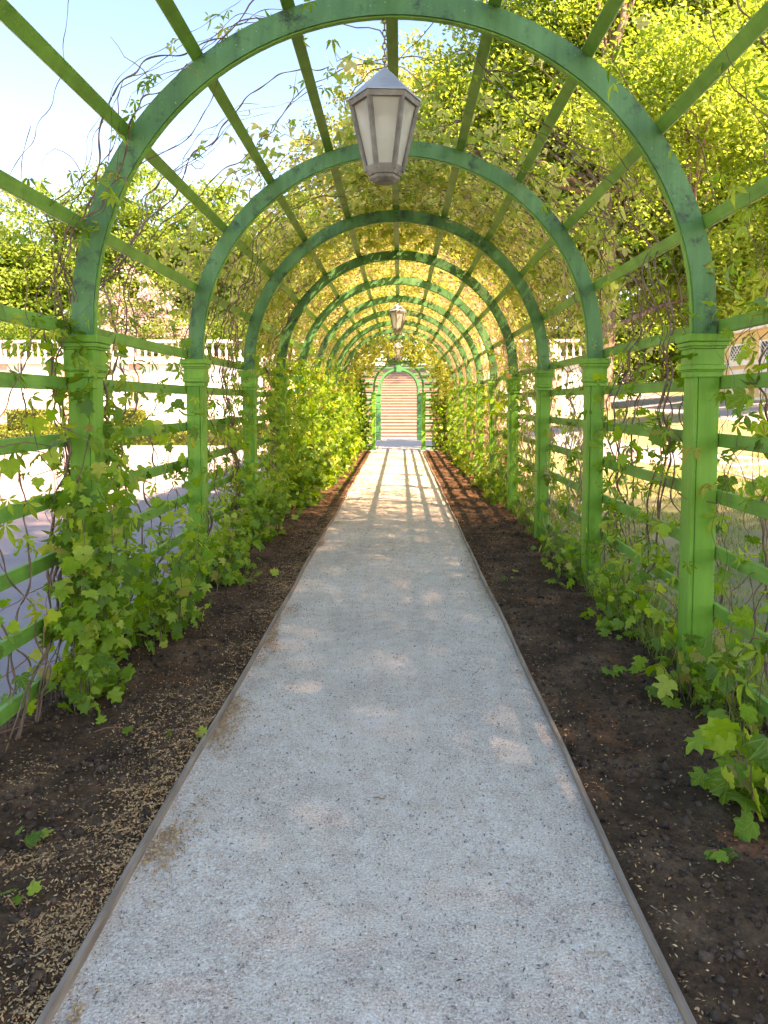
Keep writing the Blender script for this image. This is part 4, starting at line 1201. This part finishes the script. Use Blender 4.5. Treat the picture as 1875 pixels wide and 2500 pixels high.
pz = lambda q: .010 + .012 * (1 - ((q[:, 0] - (PL + PR) / 2) / .78) ** 2) + .01 * (fbm(q[:, 0] * 2, q[:, 1] * 2) - .5)
VF = [husks(q1, soil_h(q1[:, 0], q1[:, 1]) + .010, .007, .016), husks(q2, soil_h(q2[:, 0], q2[:, 1]) + .010, .007, .017), husks(q3, pz(q3), .009, .018), husks(q4, pz(q4), .006, .015)]
Vs = []; Fs = []; b = 0
for V, F in VF: Vs.append(V); Fs.append(F + b); b += len(V)
Vs = np.concatenate(Vs); Fs = np.concatenate(Fs)
tag(link('fallen_husks', mesh_np('fallen_husks', Vs, Fs, M['chip'], np.repeat(rng.random(len(Fs) // 2), 2))), 'pale tan husks drifted against the path edging', 'litter', kind='stuff')
# loose grit on the path
q = sow(30000, PL + .02, PR - .02, 1.5, 10, 1.8)
P = np.stack([q[:, 0], q[:, 1], pz(q) - .004], 1)
V, F = scatter(OCT[0] * (1, .8, .6), OCT[1], P, rot_rand(len(P)), rng.gamma(2.2, .0009, len(P)) + .0010)
tag(link('loose_grit', mesh_np('loose_grit', V, F, M['pebble'], np.repeat(rng.random(len(P)), 8))), 'loose grit scattered over the gravel path', 'grit', kind='stuff')

q = sow(4500, PL + .02, PR - .02, 1.5, 11, 1.6)
q = q[fbm(q[:, 0] * 3 + 40, q[:, 1] * 3) > .40]
V, F = scatter(CH[0] * (1, .7, 1), CH[1], np.stack([q[:, 0], q[:, 1], pz(q) + .001], 1), frames(rng.normal(size=(len(q), 3)) * .2 + (0, 0, 1), rng.normal(size=(len(q), 3))), rng.gamma(2.0, .0025, len(q)) + .003)
tag(link('dark_debris', mesh_np('dark_debris', V, F, M['clod'])), 'dark specks of plant debris strewn over the gravel path', 'debris', kind='stuff')
# twigs on the path
def at_ground(px, py):
    """a point of the ground seen at pixel (px,py) of a 1659 x 2212 view (used only to lay things out)"""
    f = 1661.0
    d = Vector(((px - 829.5) / f, -(py - (1106 - .0575 * 2212)) / f, -1))
    d = cam.matrix_basis.to_3x3() @ d
    t = -EYE.z / d.z
    return EYE + d * t
def twig(px, py, ln, ang, r, lab):
    p = at_ground(px, py)
    n = 6
    pts = [(0 + ln * (i / (n-1) - .5) * math.cos(ang), ln * (i / (n-1) - .5) * math.sin(ang) + rng.normal(scale=ln * .03), .006 + abs(rng.normal(scale=.002))) for i in range(n)]
    V, F = tubes([pts], [np.linspace(r, r * .6, n)], 5)
    o = link('fallen_twig', mesh_np('fallen_twig', V, F, M['drystem'], smooth=True), None, (p.x, p.y, float(pz(np.array([[p.x, p.y]]))[0]) - .004 if PL < p.x < PR else .02))
    tag(o, lab, 'twig', 'twigs lying on the ground')
twig(820, 1738, .045, -.3, .0030, 'short pale twig lying near the middle of the path')
twig(660, 1730, .05, -.5, .0022, 'thin pale twig left of the middle of the path')
twig(1290, 2345 * .8848, .06, .1, .0022, 'dark twig near the lower right of the path')
twig(395, 1835, .09, -1.1, .002, 'thin twig beside the left husk drift')
twig(75, 2085, .06, .9, .0035, 'pale splinter on the soil at lower left')
twig(1435, 1995, .10, -1.0, .002, 'thin curved twig on the right soil bed')

# low shoots creeping over the soil
def creeper(pts_px, nleaf, size, lab):
    W = [at_ground(*q) for q in pts_px]
    base = W[0]
    root = empty('creeping_shoot', (base.x, base.y, 0), lab, 'shoot', 'shoots creeping over the soil')
    A = np.array([(w_.x, w_.y, .05) for w_ in W])
    u = np.linspace(0, 1, 12); sg = np.linspace(0, 1, len(A))
    P = np.stack([np.interp(u, sg, A[:, i]) for i in range(3)], 1)
    P[:, 2] = .035 + .02 * np.sin(u * 9) + rng.normal(scale=.004, size=12)
    stems_mesh(root, [P], [np.linspace(.003, .0018, 12)], M['redstem'])
    i = np.linspace(1, 11, nleaf).astype(int)
    L = P[i] + rng.normal(scale=.012, size=(nleaf, 3)) + (0, 0, .015)
    N = rng.normal(size=(nleaf, 3)) * .3 + (0, -.3, 1); T = rng.normal(size=(nleaf, 3)) * (1, 1, .2)
    put_leaves(root, L, frames(N, T), size * rng.uniform(.7, 1.2, nleaf), hop_me)
creeper([(205, 1600), (290, 1597), (350, 1605), (430, 1598)], 5, .05, 'long thin shoot with small leaves crossing the left soil bed')
creeper([(470, 1275), (530, 1262), (580, 1250)], 7, .08, 'leafy shoot reaching over the left soil toward the path')
creeper([(1110, 1250), (1090, 1262)], 3, .05, 'tiny seedling on the right soil bed')
creeper([(1180, 1265), (1290, 1300)], 7, .07, 'leafy shoot creeping from the second right post')
creeper([(1530, 1870), (1590, 1880)], 4, .045, 'small seedling on the dark soil at lower right')
creeper([(40, 1850), (95, 1840)], 4, .045, 'small seedling on the husk-strewn soil at lower left')
creeper([(10, 1980), (60, 1975)], 3, .045, 'lowest seedling at the left edge of the soil bed')
creeper([(1430, 1470), (1340, 1475), (1300, 1470)], 5, .08, 'shoot with drooping leaflets in front of the nearest right post')

# ------------------------------------------------------------------ person walking far off on the road
def person(x, y):
    zb = hx(x)
    me = bpy.data.meshes.new('person')
    J = {'pel': (0, 0, .92), 'sp': (0, .01, 1.15), 'ch': (0, 0, 1.36), 'nk': (0, 0, 1.48), 'hd': (0, -.02, 1.60), 'ht': (0, -.02, 1.70),
         'hl': (-.10, 0, .88), 'kl': (-.12, -.10, .50), 'al': (-.12, .02, .09), 'tl': (-.13, -.12, .04),
         'hr': (.10, 0, .88), 'kr': (.11, .03, .50), 'ar': (.11, .20, .11), 'tr': (.11, .10, .04),
         'sl': (-.19, 0, 1.40), 'el': (-.25, .06, 1.12), 'wl': (-.24, -.06, .90), 'fl': (-.24, -.09, .80),
         'sr': (.19, 0, 1.40), 'er': (.25, .03, 1.12), 'wr': (.25, -.12, .94), 'fr': (.25, -.16, .85)}
    E = ['pel sp', 'sp ch', 'ch nk', 'nk hd', 'hd ht', 'pel hl', 'hl kl', 'kl al', 'al tl', 'pel hr', 'hr kr', 'kr ar', 'ar tr', 'ch sl', 'sl el', 'el wl', 'wl fl', 'ch sr', 'sr er', 'er wr', 'wr fr']
    RR = dict(pel=.14, sp=.12, ch=.14, nk=.055, hd=.095, ht=.06, hl=.085, kl=.06, al=.042, tl=.035, hr=.085, kr=.06, ar=.042, tr=.035, sl=.06, el=.045, wl=.033, fl=.03, sr=.06, er=.045, wr=.033, fr=.03)
    ks = list(J)
    me.from_pydata([J[k] for k in ks], [(ks.index(a), ks.index(b)) for a, b in (e.split() for e in E)], [])
    o = link('person', me, None, (x, y, zb))
    sk = o.modifiers.new('skin', 'SKIN')
    for i, k in enumerate(ks):
        d = me.skin_vertices[0].data[i]; d.radius = (RR[k], RR[k]); d.use_root = (k == 'pel')
    o.modifiers.new('sub', 'SUBSURF').levels = 2
    o.modifiers['sub'].render_levels = 2
    m, t, b, N, L = nodes_of('person_clothes')
    sep = N('ShaderNodeSeparateXYZ'); L(N('ShaderNodeTexCoord').outputs['Object'], sep.inputs[0])
    dv = N('ShaderNodeMath'); dv.operation = 'DIVIDE'; dv.inputs[1].default_value = 1.75; L(sep.outputs[2], dv.inputs[0])
    r = ramp(t, dv.outputs[0], [(0.0, (.05, .04, .04)), (.05, (.12, .14, .2)), (.52, (.12, .14, .2)), (.53, (.7, .42, .42)), (.83, (.7, .42, .42)), (.835, (.55, .36, .28)), (.93, (.55, .36, .28)), (.94, (.09, .05, .03))])
    for n_ in t.nodes:
        if n_.type == 'VALTORGB': n_.color_ramp.interpolation = 'CONSTANT'
    L(r, b.inputs['Base Color'])
    me.materials.append(m)
    tag(o, 'person in a pink top and dark trousers walking far off on the park road', 'person')
person(20.2, 69)
